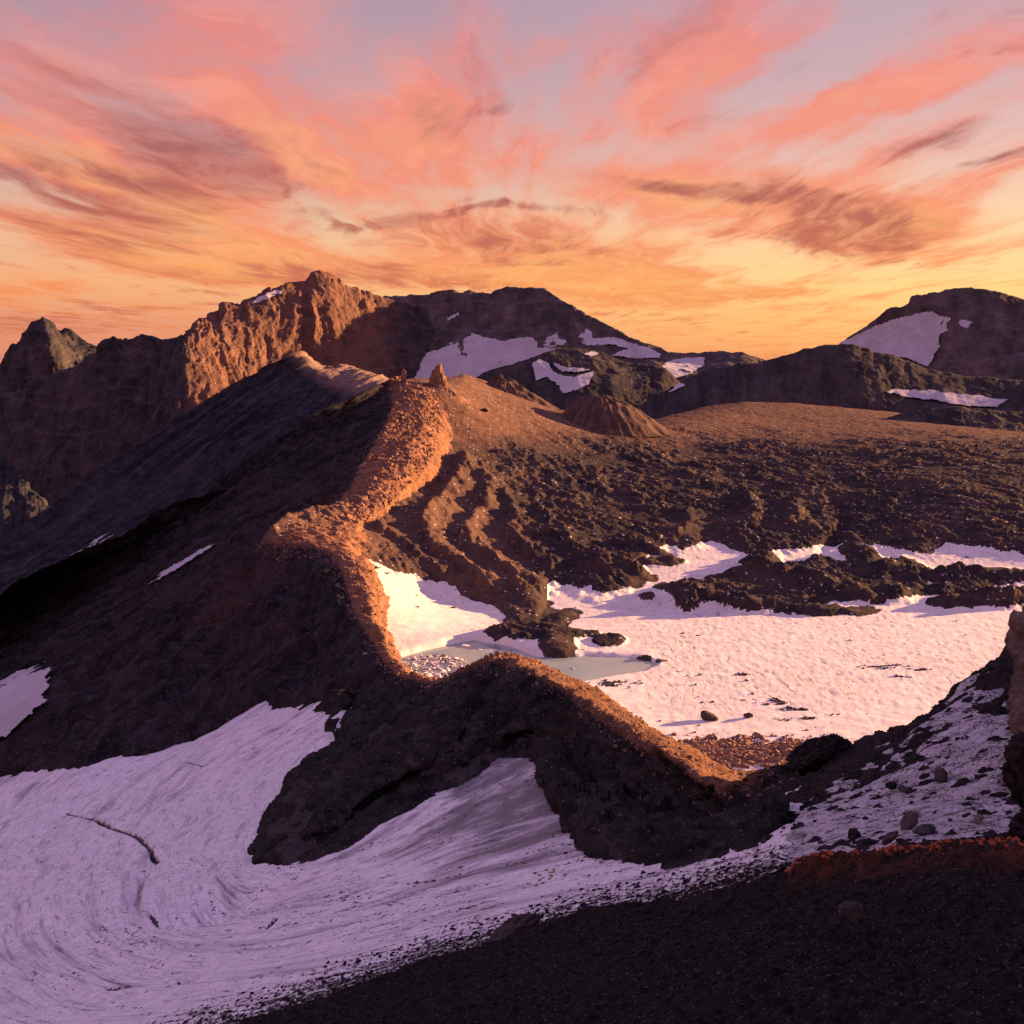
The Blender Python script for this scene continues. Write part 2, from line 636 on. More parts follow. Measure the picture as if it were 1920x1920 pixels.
# ------------------------------------------------------------------ materials
def rock_mat(name, dark, mid, warm, scale, streak=(0.0, 0.0), warm_amt=0.4, bump=0.6, bump_d=1.0, speck=None, speck_col=(0.3, 0.28, 0.27), tint=None, tint2=None, layer=0.0, layer_mix=0.26):
    m = bpy.data.materials.new(name)
    m.use_nodes = True
    N = NT(m.node_tree)
    pos = N.n('ShaderNodeNewGeometry').outputs['Position']
    n1 = N.noise(pos, scale, 8, 0.62)
    n2 = N.noise(pos, scale * 0.17, 6, 0.6, 0.4)
    n3 = N.noise(pos, scale * 5.1, 4, 0.65)
    c = N.mix(N.mr(n1, 0.32, 0.70), dark, mid)
    c = N.mix(N.m('MULTIPLY', N.mr(n2, 0.44, 0.64), warm_amt), c, warm)
    c = N.mix(N.mr(n3, 0.25, 0.8, 0.0, 0.55), c, tuple(v * 0.45 for v in dark))
    h = N.m('ADD', N.m('MULTIPLY', n1, 1.0), N.m('MULTIPLY', n3, 0.22))
    if streak[0]:
        fl = N.attr('flow', 'Vector')
        wob = N.vm('MULTIPLY', N.vm('SUBTRACT', N.noise(pos, scale * 0.3, 3, 0.5, 0, True), (0.5, 0.5, 0.5)), (14, 0, 0))
        wob = N.vm('SCALE', wob, scale=0.12 / max(streak[0], 1e-4) * 0.6)
        fl = N.vm('ADD', fl, wob)
        st = N.noise(N.map(fl, scale=(streak[0], streak[1], 1)), 1.0, 6, 0.62)
        c = N.mix(N.mr(st, 0.36, 0.52, 0.75, 0.0), c, tuple(v * 0.6 for v in dark))
        c = N.mix(N.mr(st, 0.54, 0.72, 0.0, 0.6), c, tuple(v * 1.35 for v in mid))
        h = N.m('ADD', h, N.m('MULTIPLY', st, 0.9))
    if layer:
        lz = N.sep(pos)[2]
        lw = N.m('ADD', lz, N.m('MULTIPLY', N.m('SUBTRACT', n2, 0.5), 6.0 / layer))
        ly = N.noise(N.comb(0.0, 0.0, lw), layer, 4, 0.6)
        c = N.mix(N.mr(ly, 0.50, 0.62, 0.0, layer_mix), c, tuple(v * 1.3 for v in mid))
        h = N.m('ADD', h, N.m('MULTIPLY', ly, 0.8))
    if tint:
        a = N.attr('tint')
        a = N.m('MULTIPLY', a, N.mr(n1, 0.25, 0.6, 0.35, 1.0))
        c = N.mix(a, c, tint)
    if tint2:
        a = N.attr('tint2')
        a = N.m('MULTIPLY', a, N.mr(N.noise(pos, scale * 1.7, 6, 0.65), 0.36, 0.6, 0.1, 1.0))
        c = N.mix(a, c, tint2)
    if speck:
        vo = N.voro(pos, speck)
        sp = N.m('MULTIPLY', N.mr(vo['Distance'], 0.16, 0.30, 1.0, 0.0), N.mr(N.sep(vo['Color'])[0], 0.80, 0.86))
        c = N.mix(sp, c, speck_col)
    bs = N.n('ShaderNodeBsdfPrincipled')
    N.put(bs.inputs['Base Color'], c)
    bs.inputs['Roughness'].default_value = 0.92
    bs.inputs['Specular IOR Level'].default_value = 0.03
    if bump:
        b = N.n('ShaderNodeBump')
        b.inputs['Strength'].default_value = bump
        b.inputs['Distance'].default_value = bump_d
        N.put(b.inputs['Height'], h)
        N.put(bs.inputs['Normal'], b.outputs[0])
    out = N.n('ShaderNodeOutputMaterial')
    N.t.links.new(bs.outputs[0], out.inputs[0])
    return m


def snow_mat(name, scale, streak=None, dirt=0.3, dirt_col=(0.20, 0.18, 0.19), base=(0.80, 0.795, 0.83), pits=0.0, bump=0.4, bump_d=0.5, speck_attr=False):
    m = bpy.data.materials.new(name)
    m.use_nodes = True
    N = NT(m.node_tree)
    pos = N.n('ShaderNodeNewGeometry').outputs['Position']
    n1 = N.noise(pos, scale, 7, 0.6)
    n2 = N.noise(pos, scale * 0.15, 5, 0.55)
    c = N.mix(N.mr(n1, 0.35, 0.75), tuple(v * 0.80 for v in base), base)
    h = N.m('MULTIPLY', n1, 0.7)
    if streak:
        fl = N.attr('flow', 'Vector')
        wv = N.vm('MULTIPLY', N.vm('SUBTRACT', N.noise(fl, 0.9, 3, 0.5, 0, True), (0.5, 0.5, 0.5)), (0.25, 0.25, 0))
        fl = N.vm('ADD', fl, wv)
        s1 = N.noise(N.map(fl, scale=(streak[0], streak[1], 1)), 1.0, 7, 0.65)
        s2 = N.noise(N.map(fl, loc=(5, 9, 0), scale=(streak[0] * 3.1, streak[1] * 3.4, 1)), 1.0, 5, 0.6)
        s3 = N.noise(N.map(fl, loc=(1, 4, 0), scale=(streak[0] * 2.2, streak[1] * 5.5, 1)), 1.0, 5, 0.6)
        c = N.mix(N.mr(s1, 0.50, 0.68, 0.0, 0.45), c, dirt_col)
        c = N.mix(N.mr(s2, 0.53, 0.70, 0.0, 0.4), c, dirt_col)
        s4 = N.noise(N.map(fl, loc=(7, 2, 0), scale=(streak[0] * 7.0, streak[1] * 7.0, 1)), 1.0, 5, 0.6)
        c = N.mix(N.mr(s4, 0.50, 0.68, 0.0, 0.28), c, dirt_col)
        da = N.attr('dirt')  # mask holds real dirt and painted soft shade
        k = N.m('ADD', N.m('MULTIPLY', da, 0.75), N.m('MULTIPLY', N.m('SUBTRACT', s1, 0.5), 1.6))
        k = N.m('ADD', k, N.m('MULTIPLY', N.m('SUBTRACT', s2, 0.5), 1.2))
        c = N.mix(N.mr(k, 0.22, 0.85, 0.0, 0.9), c, dirt_col)
        # dark stones and crevices painted black like deep shade, drawn out along the flow
        dk = N.attr('dark')
        n5 = N.noise(pos, 1.1, 6, 0.65)
        q = N.m('ADD', N.m('MULTIPLY', dk, 0.42), N.m('ADD', N.m('MULTIPLY', N.m('SUBTRACT', s3, 0.5), 1.5), N.m('MULTIPLY', N.m('SUBTRACT', n5, 0.5), 2.6)))
        c = N.mix(N.mr(q, 0.30, 0.42, 0.0, 0.95), c, (0.012, 0.011, 0.012))
        h = N.m('ADD', h, N.m('ADD', N.m('MULTIPLY', s1, 0.9), N.m('MULTIPLY', s2, 0.5)))
    else:
        c = N.mix(N.mr(n2, 0.45, 0.72, 0.0, dirt), c, dirt_col)
        n3 = N.noise(pos, scale * 2.3, 5, 0.6)
        c = N.mix(N.mr(n3, 0.62, 0.74, 0.0, 0.5), c, dirt_col)
    if pits:
        pv_ = N.map(pos, rot=(0, 0, 0.6), scale=(1, 0.32, 1))
        pk = N.m('MULTIPLY', N.mr(N.noise(pv_, pits * 2.2, 5, 0.6), 0.56, 0.68), N.mr(n2, 0.38, 0.6))
        pa = N.attr('pit')
        c = N.mix(N.m('MULTIPLY', N.m('MULTIPLY', pk, pa), 0.75), c, (0.22, 0.17, 0.16))
        dk = N.attr('dark')
        q = N.m('ADD', N.m('MULTIPLY', dk, 0.8), N.m('MULTIPLY', N.m('SUBTRACT', n1, 0.5), 1.2))
        c = N.mix(N.mr(q, 0.40, 0.55, 0.0, 0.95), c, (0.05, 0.038, 0.032))
        h = N.m('SUBTRACT', h, N.m('MULTIPLY', N.m('MULTIPLY', pk, pa), 0.8))
    bs = N.n('ShaderNodeBsdfPrincipled')
    N.put(bs.inputs['Base Color'], c)
    bs.inputs['Roughness'].default_value = 0.75
    bs.inputs['Specular IOR Level'].default_value = 0.25
    b = N.n('ShaderNodeBump')
    b.inputs['Strength'].default_value = bump
    b.inputs['Distance'].default_value = bump_d
    N.put(b.inputs['Height'], h)
    N.put(bs.inputs['Normal'], b.outputs[0])
    out = N.n('ShaderNodeOutputMaterial')
    N.t.links.new(bs.outputs[0], out.inputs[0])
    return m


M_far = rock_mat('far_rock', (0.040, 0.037, 0.043), (0.086, 0.076, 0.084), (0.092, 0.076, 0.076), 0.025, (0.03, 0.006), 0.6, 0.7, 12, layer=0.05)
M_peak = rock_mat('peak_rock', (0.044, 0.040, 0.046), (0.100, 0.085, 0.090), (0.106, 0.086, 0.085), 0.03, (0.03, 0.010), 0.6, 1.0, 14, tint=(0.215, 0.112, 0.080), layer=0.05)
M_dome = rock_mat('dome_rock', (0.068, 0.060, 0.063), (0.138, 0.116, 0.116), (0.16, 0.118, 0.102), 0.03, (0.02, 0.008), 0.5, 0.6, 8, layer=0.06)
M_hill = rock_mat('hill_rock', (0.042, 0.039, 0.044), (0.084, 0.074, 0.076), (0.095, 0.078, 0.066), 0.04, (0.05, 0.008), 0.5, 0.6, 6)
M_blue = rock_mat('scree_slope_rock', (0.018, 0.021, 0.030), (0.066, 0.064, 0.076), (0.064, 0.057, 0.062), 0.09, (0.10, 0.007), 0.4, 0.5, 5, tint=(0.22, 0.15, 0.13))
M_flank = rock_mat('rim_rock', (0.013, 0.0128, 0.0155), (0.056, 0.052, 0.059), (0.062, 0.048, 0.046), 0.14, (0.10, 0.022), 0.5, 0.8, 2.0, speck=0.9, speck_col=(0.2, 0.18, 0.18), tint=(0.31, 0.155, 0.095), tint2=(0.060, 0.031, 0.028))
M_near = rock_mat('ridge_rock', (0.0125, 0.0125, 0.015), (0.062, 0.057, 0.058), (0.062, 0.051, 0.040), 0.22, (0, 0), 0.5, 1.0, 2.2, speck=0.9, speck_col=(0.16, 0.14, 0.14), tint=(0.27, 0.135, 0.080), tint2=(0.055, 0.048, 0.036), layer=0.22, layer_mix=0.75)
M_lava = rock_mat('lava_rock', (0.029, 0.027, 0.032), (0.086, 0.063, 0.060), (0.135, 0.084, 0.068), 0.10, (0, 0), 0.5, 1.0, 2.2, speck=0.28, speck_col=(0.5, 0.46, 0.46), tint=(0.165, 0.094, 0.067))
M_cone = rock_mat('cone_rock', (0.078, 0.054, 0.049), (0.160, 0.104, 0.086), (0.18, 0.106, 0.08), 0.06, (0.09, 0.006), 0.5, 0.6, 3)
M_scree = rock_mat('scree_rock', (0.006, 0.006, 0.0068), (0.040, 0.036, 0.037), (0.040, 0.031, 0.027), 1.1, (0, 0), 0.4, 1.0, 0.5, speck=3.0, speck_col=(0.12, 0.11, 0.115), tint=(0.115, 0.042, 0.022))
M_slope = rock_mat('slope_rock', (0.016, 0.0145, 0.016), (0.054, 0.046, 0.046), (0.064, 0.049, 0.044), 0.5, (0, 0), 0.4, 1.0, 0.8)
M_cliff = rock_mat('cliff_rock', (0.13, 0.105, 0.09), (0.27, 0.21, 0.175), (0.25, 0.18, 0.14), 0.25, (0, 0), 0.5, 0.8, 0.8)
M_stone = rock_mat('stone', (0.045, 0.040, 0.040), (0.115, 0.096, 0.092), (0.13, 0.094, 0.08), 0.9, (0, 0), 0.5, 0.6, 0.25)
M_stone_dark = rock_mat('dark_stone', (0.016, 0.015, 0.016), (0.050, 0.044, 0.044), (0.055, 0.043, 0.038), 1.2, (0, 0), 0.4, 0.6, 0.25)
M_gravel_mid = rock_mat('grey_gravel', (0.05, 0.045, 0.046), (0.13, 0.115, 0.118), (0.12, 0.09, 0.08), 1.2, (0, 0), 0.4, 0.6, 0.25)
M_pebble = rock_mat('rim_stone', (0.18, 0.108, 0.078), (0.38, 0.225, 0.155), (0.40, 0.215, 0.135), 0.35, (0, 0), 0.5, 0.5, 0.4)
M_slab = rock_mat('pale_slab', (0.15, 0.12, 0.12), (0.27, 0.22, 0.22), (0.26, 0.19, 0.18), 1.2, (0, 0), 0.4, 0.5, 0.1)
M_snow_far = snow_mat('far_snow', 0.03, None, 0.45, (0.36, 0.33, 0.35), base=(0.56, 0.54, 0.585), bump=0.4, bump_d=4)
M_glacier = snow_mat('glacier_snow', 0.35, (5.0, 0.9), dirt_col=(0.16, 0.145, 0.155), base=(0.93, 0.92, 0.95), bump=0.5, bump_d=0.5)
M_snow = snow_mat('basin_snow', 0.12, None, 0.15, (0.42, 0.36, 0.34), base=(0.87, 0.825, 0.79), pits=0.16, bump=0.35, bump_d=1.2)
M_ice = snow_mat('floe_ice', 0.5, None, 0.6, (0.26, 0.21, 0.19), base=(0.72, 0.68, 0.68), bump=0.5, bump_d=0.4)

M_dust = snow_mat('dusting_snow', 0.5, None, 0.5, (0.16, 0.145, 0.155), base=(0.60, 0.585, 0.64), bump=0.6, bump_d=0.5)
_n = NT.__new__(NT)
_n.t = M_dust.node_tree
_bs = [q for q in M_dust.node_tree.nodes if q.type == 'BSDF_PRINCIPLED'][0]
_src = _bs.inputs['Base Color'].links[0].from_socket
_pos = _n.n('ShaderNodeNewGeometry').outputs['Position']
_f = _n.m('ADD', _n.m('MULTIPLY', _n.noise(_pos, 2.2, 5, 0.7), 0.6), _n.m('MULTIPLY', _n.noise(_pos, 0.35, 5, 0.6), 0.4))
_n.put(_bs.inputs['Base Color'], _n.mix(_n.mr(_f, 0.47, 0.58), _src, (0.022, 0.020, 0.022)))
m = bpy.data.materials.new('lake_water')
m.use_nodes = True
N = NT(m.node_tree)
pos = N.n('ShaderNodeNewGeometry').outputs['Position']
bs = N.n('ShaderNodeBsdfPrincipled')
N.put(bs.inputs['Base Color'], N.mix(N.mr(N.noise(pos, 0.03, 4), 0.35, 0.65), (0.24, 0.32, 0.315), (0.33, 0.40, 0.385)))
bs.inputs['Roughness'].default_value = 0.06
bs.inputs['IOR'].default_value = 1.33
bp = N.n('ShaderNodeBump')
bp.inputs['Strength'].default_value = 0.06
bp.inputs['Distance'].default_value = 0.2
N.put(bp.inputs['Height'], N.noise(pos, 0.7, 3))
N.put(bs.inputs['Normal'], bp.outputs[0])
N.t.links.new(bs.outputs[0], N.n('ShaderNodeOutputMaterial').inputs[0])
M_water = m

ALL = {}


def snow_on(name, L, poly, label, off, mat, rough=3.0, follow=0.5, seed=0, cat='snow patch'):
    """lay a snow sheet on a landform: the part of its grid inside an outline traced on it"""
    P0, P = L['P0'], L['P']
    px, py = proj(P)
    s = L['pxs']
    wx = fbm(P[..., 0] / s / 9, P[..., 1] / s / 9, P[..., 2] / s / 5, 4, 31 + seed)
    wy = fbm(P[..., 0] / s / 9 + 40, P[..., 1] / s / 9, P[..., 2] / s / 5, 4, 57 + seed)
    q = np.asarray(poly, float)
    ins = in_poly(px + wx * rough * 2, py + wy * rough, q)
    nrm = L['N']
    S = P0 + (P - P0) * follow + nrm * off
    o = grid_obj(name, S, mat, keep=ins)
    return tag(o, label, cat, 'structure')


def mountain(name, ribs, nu, nvs, crest, mat, label, cat, disp, back=True, smooth=(3, 2), backlen=1.0, tints=None):
    P0 = loft(ribs, nu, nvs, crest, smooth, back, backlen)
    Nn = normals(P0)
    U, V = uv_m(P0)
    d = disp(P0, U, V)
    P = P0 + Nn * d[..., None]
    at = {'flow': np.stack([U, V, 0 * U], -1)}
    if tints:
        at.update(tints(P, U, V))
    o = grid_obj(name, P, mat, at)
    tag(o, label, cat, 'structure')
    return {'P0': P0, 'P': P, 'N': Nn, 'o': o, 'U': U, 'V': V, 'pxs': float(np.median(P0[..., 1])) / 1098}


def R(*p):
    return pts(p)


# ================================================================== FAR MOUNTAINS
def d_rocky(amp, lam, gully=0.0, glam=60.0, gl=6.0, seed=0, oct=6):
    def f(P, U, V):
        x, y, z = P[..., 0] / lam, P[..., 1] / lam, P[..., 2] / lam
        r = fbm(x, y, z, oct, seed, True, 0.55) * 0.6 + fbm(x * 0.5, y * 0.5, z * 0.5, 4, seed + 20) * 0.6
        r = r * amp + amp * 0.26 * fbm(x * 2.6, y * 2.6, z * 1.7, 5, seed + 80, True, 0.66)
        if gully:
            w = fbm(P[..., 0] / glam / 2, P[..., 1] / glam / 2, P[..., 2] / glam / 2, 3, seed + 40)
            r = r + gully * np.clip(0.55 + 1.5 * fbm(P[..., 0] / glam / 3, P[..., 1] / glam / 3, P[..., 2] / glam / 3, 3, seed + 45), 0.05, 1.5) * fbm(U / glam + w * 0.7, V / (glam * gl) + w * 0.3, None, 4, seed + 60, True, 0.5)
        return r
    return f


# a: pointed peak at far left
LA = mountain('mountain', [
    R((-160, 735, 3700), (-160, 800, 3600), (-160, 900, 3450)),
    R((-40, 705, 3680), (-50, 740, 3600), (-60, 800, 3500)),
    R((12, 668, 3640), (0, 720, 3540), (-10, 790, 3440)),
    R((50, 622, 3600), (45, 680, 3480), (40, 780, 3400)),
    R((80, 597, 3560), (95, 660, 3420), (100, 760, 3380)),
    R((130, 622, 3600), (140, 670, 3500), (150, 740, 3420)),
    R((180, 655, 3600), (185, 690, 3520), (200, 730, 3440)),
    R((260, 690, 3600), (270, 720, 3540), (280, 760, 3460))], 240, [90],
    [(-160, 735), (-40, 705), (0, 694), (10, 672), (25, 652), (38, 643), (50, 622), (62, 607), (72, 599), (80, 596), (93, 601), (105, 614), (113, 621), (122, 618), (133, 621), (143, 631), (152, 642), (165, 648), (180, 656), (260, 690)],
    M_far, 'dark pointed rock peak at the far left skyline', 'mountain', d_rocky(20, 120, 8, 70, 5, 1))

# b: the sunlit summit with its brown cliffs below
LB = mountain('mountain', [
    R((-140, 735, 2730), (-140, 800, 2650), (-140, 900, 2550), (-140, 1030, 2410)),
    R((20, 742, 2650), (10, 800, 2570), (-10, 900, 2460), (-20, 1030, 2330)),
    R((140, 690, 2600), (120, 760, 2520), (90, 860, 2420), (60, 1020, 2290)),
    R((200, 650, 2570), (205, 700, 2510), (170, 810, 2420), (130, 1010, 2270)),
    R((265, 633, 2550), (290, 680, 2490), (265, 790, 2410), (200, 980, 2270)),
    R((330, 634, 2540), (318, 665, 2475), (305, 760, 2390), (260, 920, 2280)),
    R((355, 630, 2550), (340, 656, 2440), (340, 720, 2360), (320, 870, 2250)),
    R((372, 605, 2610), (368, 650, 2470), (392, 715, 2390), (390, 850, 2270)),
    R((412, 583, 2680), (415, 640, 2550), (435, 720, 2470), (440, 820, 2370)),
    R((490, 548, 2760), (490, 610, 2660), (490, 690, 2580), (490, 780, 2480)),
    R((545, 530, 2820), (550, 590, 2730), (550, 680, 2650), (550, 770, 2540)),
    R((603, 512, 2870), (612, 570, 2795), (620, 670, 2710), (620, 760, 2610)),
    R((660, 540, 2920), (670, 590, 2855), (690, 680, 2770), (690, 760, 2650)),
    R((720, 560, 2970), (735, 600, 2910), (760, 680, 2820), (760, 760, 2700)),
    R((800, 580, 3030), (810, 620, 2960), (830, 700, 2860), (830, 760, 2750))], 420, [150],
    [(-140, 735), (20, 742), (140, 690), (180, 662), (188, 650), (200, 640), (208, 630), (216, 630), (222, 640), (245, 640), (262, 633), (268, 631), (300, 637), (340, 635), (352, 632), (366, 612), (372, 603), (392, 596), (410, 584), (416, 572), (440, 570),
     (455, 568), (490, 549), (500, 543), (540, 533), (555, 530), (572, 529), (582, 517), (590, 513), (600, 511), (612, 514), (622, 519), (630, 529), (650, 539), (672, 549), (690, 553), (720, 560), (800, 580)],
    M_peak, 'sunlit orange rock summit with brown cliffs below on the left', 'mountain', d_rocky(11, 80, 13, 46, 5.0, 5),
    tints=lambda P, U, V: {'tint': sstep(338, 372, proj(P)[0] + 0 * U) * sstep(770, 680, proj(P)[0] + 14 * fbm(P[..., 0] / 60, P[..., 1] / 60, P[..., 2] / 60, 3, 91)) * 0.85})  # lighter, redder colour painted on the sunlit flank to strengthen its light

# c: the broad dark dome with a snow bowl at its foot
LC = mountain('mountain', [
    R((640, 604, 3110), (620, 650, 3040), (600, 700, 2950), (560, 760, 2800)),
    R((700, 566, 3060), (690, 610, 3000), (670, 670, 2920), (640, 740, 2640)),
    R((760, 556, 3080), (755, 605, 3010), (730, 665, 2930), (700, 735, 2790)),
    R((840, 546, 3060), (835, 600, 2985), (810, 655, 2890), (790, 735, 2740)),
    R((900, 550, 3060), (895, 600, 2980), (880, 640, 2890), (870, 735, 2730)),
    R((955, 541, 3070), (950, 590, 2980), (945, 640, 2880), (940, 735, 2710)),
    R((1010, 546, 3050), (1010, 592, 2960), (1010, 640, 2850), (1010, 735, 2690)),
    R((1050, 562, 3000), (1055, 605, 2910), (1060, 645, 2810), (1070, 735, 2650)),
    R((1100, 592, 2920), (1110, 625, 2840), (1120, 655, 2740), (1130, 735, 2500)),
    R((1160, 622, 2830), (1168, 645, 2760), (1175, 670, 2640), (1180, 740, 2420)),
    R((1205, 643, 2680), (1215, 658, 2600), (1225, 680, 2480), (1230, 740, 2200)),
    R((1245, 661, 2640), (1255, 674, 2560), (1265, 692, 2440), (1270, 745, 2200)),
    R((1300, 664, 2600), (1305, 680, 2520), (1310, 705, 2390), (1310, 750, 2200)),
    R((1380, 662, 2560), (1380, 685, 2480), (1385, 715, 2360), (1390, 760, 2200)),
    R((1430, 676, 2540), (1430, 700, 2450), (1430, 730, 2350), (1430, 770, 2200)),
    R((1520, 700, 2500), (1520, 720, 2420), (1520, 750, 2330), (1520, 790, 2200))], 450, [110],
    [(640, 600), (690, 566), (720, 557), (760, 557), (785, 557), (805, 552), (828, 545), (850, 545), (868, 549), (880, 546), (890, 551), (920, 553), (935, 546), (950, 541), (975, 543), (1000, 542), (1022, 545), (1040, 554), (1060, 567), (1080, 580), (1110, 596), (1140, 611), (1165, 625), (1190, 637), (1215, 648),
     (1230, 655), (1250, 662), (1280, 664), (1305, 665), (1330, 662), (1360, 661), (1390, 662), (1405, 668), (1430, 678), (1520, 700)],
    M_dome, 'broad dark brown dome mountain with a snow bowl at its foot', 'mountain', d_rocky(10, 90, 5, 60, 4, 9))
snow_on('snowfield', LC, [(700, 706), (716, 690), (724, 677), (760, 672), (798, 662), (820, 655), (842, 645), (870, 634), (890, 625), (905, 630), (925, 634), (944, 639), (970, 634), (998, 632), (1008, 640), (1010, 650), (1040, 652), (1056, 656), (1030, 668), (1000, 690), (960, 720), (900, 740), (690, 740)],
        'pale mauve snow bowl below the dark dome mountain', 5, M_snow_far, 4, 0.3, 1)
snow_on('snow_patch', LC, [(1084, 630), (1100, 617), (1110, 622), (1112, 636), (1150, 632), (1190, 645), (1215, 654), (1240, 668), (1236, 673), (1195, 674), (1150, 672), (1146, 666), (1180, 656), (1140, 648), (1105, 650), (1092, 645)],
        'snow patch on the low right shoulder of the dark dome mountain, its tip lit orange', 5, M_snow_far, 2.5, 0.3, 2)
snow_on('snow_patch', LC, [(1016, 650), (1018, 640), (1026, 632), (1048, 623), (1046, 634), (1066, 642), (1058, 648), (1030, 652)],
        'small snow streak above the right end of the snow bowl', 4, M_snow_far, 2, 0.4, 3)
snow_on('snow_patch', LC, [(1228, 715), (1230, 700), (1243, 684), (1262, 672), (1322, 671), (1324, 684), (1305, 697), (1285, 705), (1262, 716), (1240, 730)],
        'tongue shaped snow patch on the saddle right of the dark dome mountain', 5, M_snow_far, 2.5, 0.3, 4)
snow_on('snow_patch', LB, [(462, 571), (480, 562), (505, 548), (535, 542), (530, 550), (505, 560), (485, 570)], 'thin snow patch high on the left shoulder of the sunlit summit', 5, M_snow_far, 2, 0.4, 5)
snow_on('snow_patch', LC, [(838, 596), (850, 588), (866, 584), (860, 592), (848, 600), (832, 606)], 'tiny snow streak high on the face of the dark dome', 4, M_snow_far, 2, 0.4, 6)

# e: rounded mountain at right
LE = mountain('mountain', [
    R((1480, 690, 3000), (1480, 720, 2900), (1480, 760, 2700)),
    R((1560, 652, 3000), (1560, 690, 2850), (1560, 760, 2600)),
    R((1600, 628, 2980), (1605, 680, 2910), (1610, 760, 2730)),
    R((1650, 590, 2960), (1660, 660, 2880), (1660, 760, 2680)),
    R((1720, 556, 2940), (1730, 640, 2860), (1730, 760, 2630)),
    R((1800, 542, 2920), (1800, 620, 2800), (1800, 760, 2560)),
    R((1880, 552, 2900), (1890, 630, 2770), (1880, 760, 2500)),
    R((1980, 572, 2880), (1960, 640, 2740), (1960, 760, 2400)),
    R((2120, 640, 2860), (2120, 690, 2740), (2120, 770, 2400))], 300, [110],
    [(1480, 690), (1560, 654), (1600, 629), (1622, 615), (1640, 602), (1650, 592), (1660, 580), (1672, 577), (1690, 577), (1704, 570), (1712, 558), (1722, 554), (1740, 553), (1760, 548), (1780, 543), (1800, 542), (1830, 543), (1848, 544), (1870, 549), (1890, 557), (1920, 562), (1980, 574), (2120, 640)],
    M_dome, 'rounded dark mountain with a large snow patch at the right skyline', 'mountain', d_rocky(9, 100, 6, 60, 4, 13))
snow_on('snow_patch', LE, [(1570, 648), (1600, 632), (1640, 612), (1690, 594), (1725, 586), (1748, 584), (1770, 592), (1787, 598), (1776, 606), (1780, 620), (1762, 628), (1764, 650), (1750, 676), (1742, 690), (1700, 676), (1640, 668)],
        'large pale snow patch on the left flank of the rounded right mountain', 6, M_snow_far, 2.5, 0.3, 7)
snow_on('snow_patch', LE, [(1794, 604), (1806, 598), (1826, 605), (1812, 617), (1800, 612)], 'small diamond shaped snow patch on the rounded right mountain', 6, M_snow_far, 1.5, 0.3, 8)

# f: long dark cliffed hill in front of it
LF = mountain('hill', [
    R((1130, 800, 1700), (1140, 810, 1680), (1150, 830, 1640)),
    R((1195, 765, 1760), (1200, 785, 1720), (1205, 812, 1660)),
    R((1250, 733, 1820), (1250, 765, 1750), (1250, 805, 1680)),
    R((1330, 692, 1880), (1330, 740, 1790), (1330, 800, 1700)),
    R((1420, 682, 1900), (1420, 735, 1810), (1420, 795, 1720)),
    R((1510, 656, 1920), (1510, 725, 1820), (1510, 795, 1720)),
    R((1600, 648, 1930), (1600, 720, 1820), (1600, 800, 1720)),
    R((1700, 678, 1920), (1700, 725, 1840), (1700, 800, 1720)),
    R((1760, 695, 1910), (1760, 730, 1840), (1760, 800, 1700)),
    R((1830, 708, 1900), (1830, 735, 1840), (1830, 805, 1680)),
    R((1920, 716, 1890), (1920, 745, 1820), (1920, 815, 1660)),
    R((2080, 705, 1880), (2080, 745, 1800), (2080, 820, 1650))], 350, [100],
    [(1130, 800), (1195, 765), (1230, 742), (1260, 728), (1300, 705), (1330, 692), (1365, 690), (1385, 683), (1420, 683), (1460, 672), (1500, 659), (1508, 653), (1520, 653), (1545, 648), (1600, 647), (1640, 660), (1680, 672), (1700, 680), (1730, 690), (1760, 696), (1800, 704), (1830, 709), (1920, 716), (2080, 705)],
    M_hill, 'long dark cliffed hill standing behind the lava plateau', 'hill', d_rocky(4.5, 60, 4, 35, 6, 17))
snow_on('snow_patch', LF, [(1656, 737), (1670, 732), (1720, 733), (1780, 737), (1840, 744), (1892, 752), (1870, 766), (1812, 764), (1760, 756), (1700, 748)], 'long flat snow stripe at the foot of the dark cliffed hill', 4, M_snow_far, 2, 0.3, 9)
snow_on('snow_patch', LF, [(1252, 738), (1268, 724), (1290, 715), (1284, 724), (1264, 736)], 'thin slanting snow streak at the left end of the dark cliffed hill', 3, M_snow_far, 1.5, 0.3, 10)

# low dark knoll before it at right
mountain('hill', [
    R((1600, 800, 1560), (1600, 812, 1540), (1600, 830, 1500)),
    R((1690, 778, 1580), (1700, 800, 1545), (1700, 835, 1480)),
    R((1790, 764, 1590), (1800, 795, 1540), (1810, 840, 1450)),
    R((1880, 772, 1590), (1890, 800, 1530), (1900, 845, 1430)),
    R((2060, 780, 1580), (2060, 810, 1520), (2060, 850, 1420))], 200, [60], None, M_hill, 'low dark knoll below the snow stripe at the right edge', 'hill', d_rocky(4, 40, 2, 25, 5, 19))

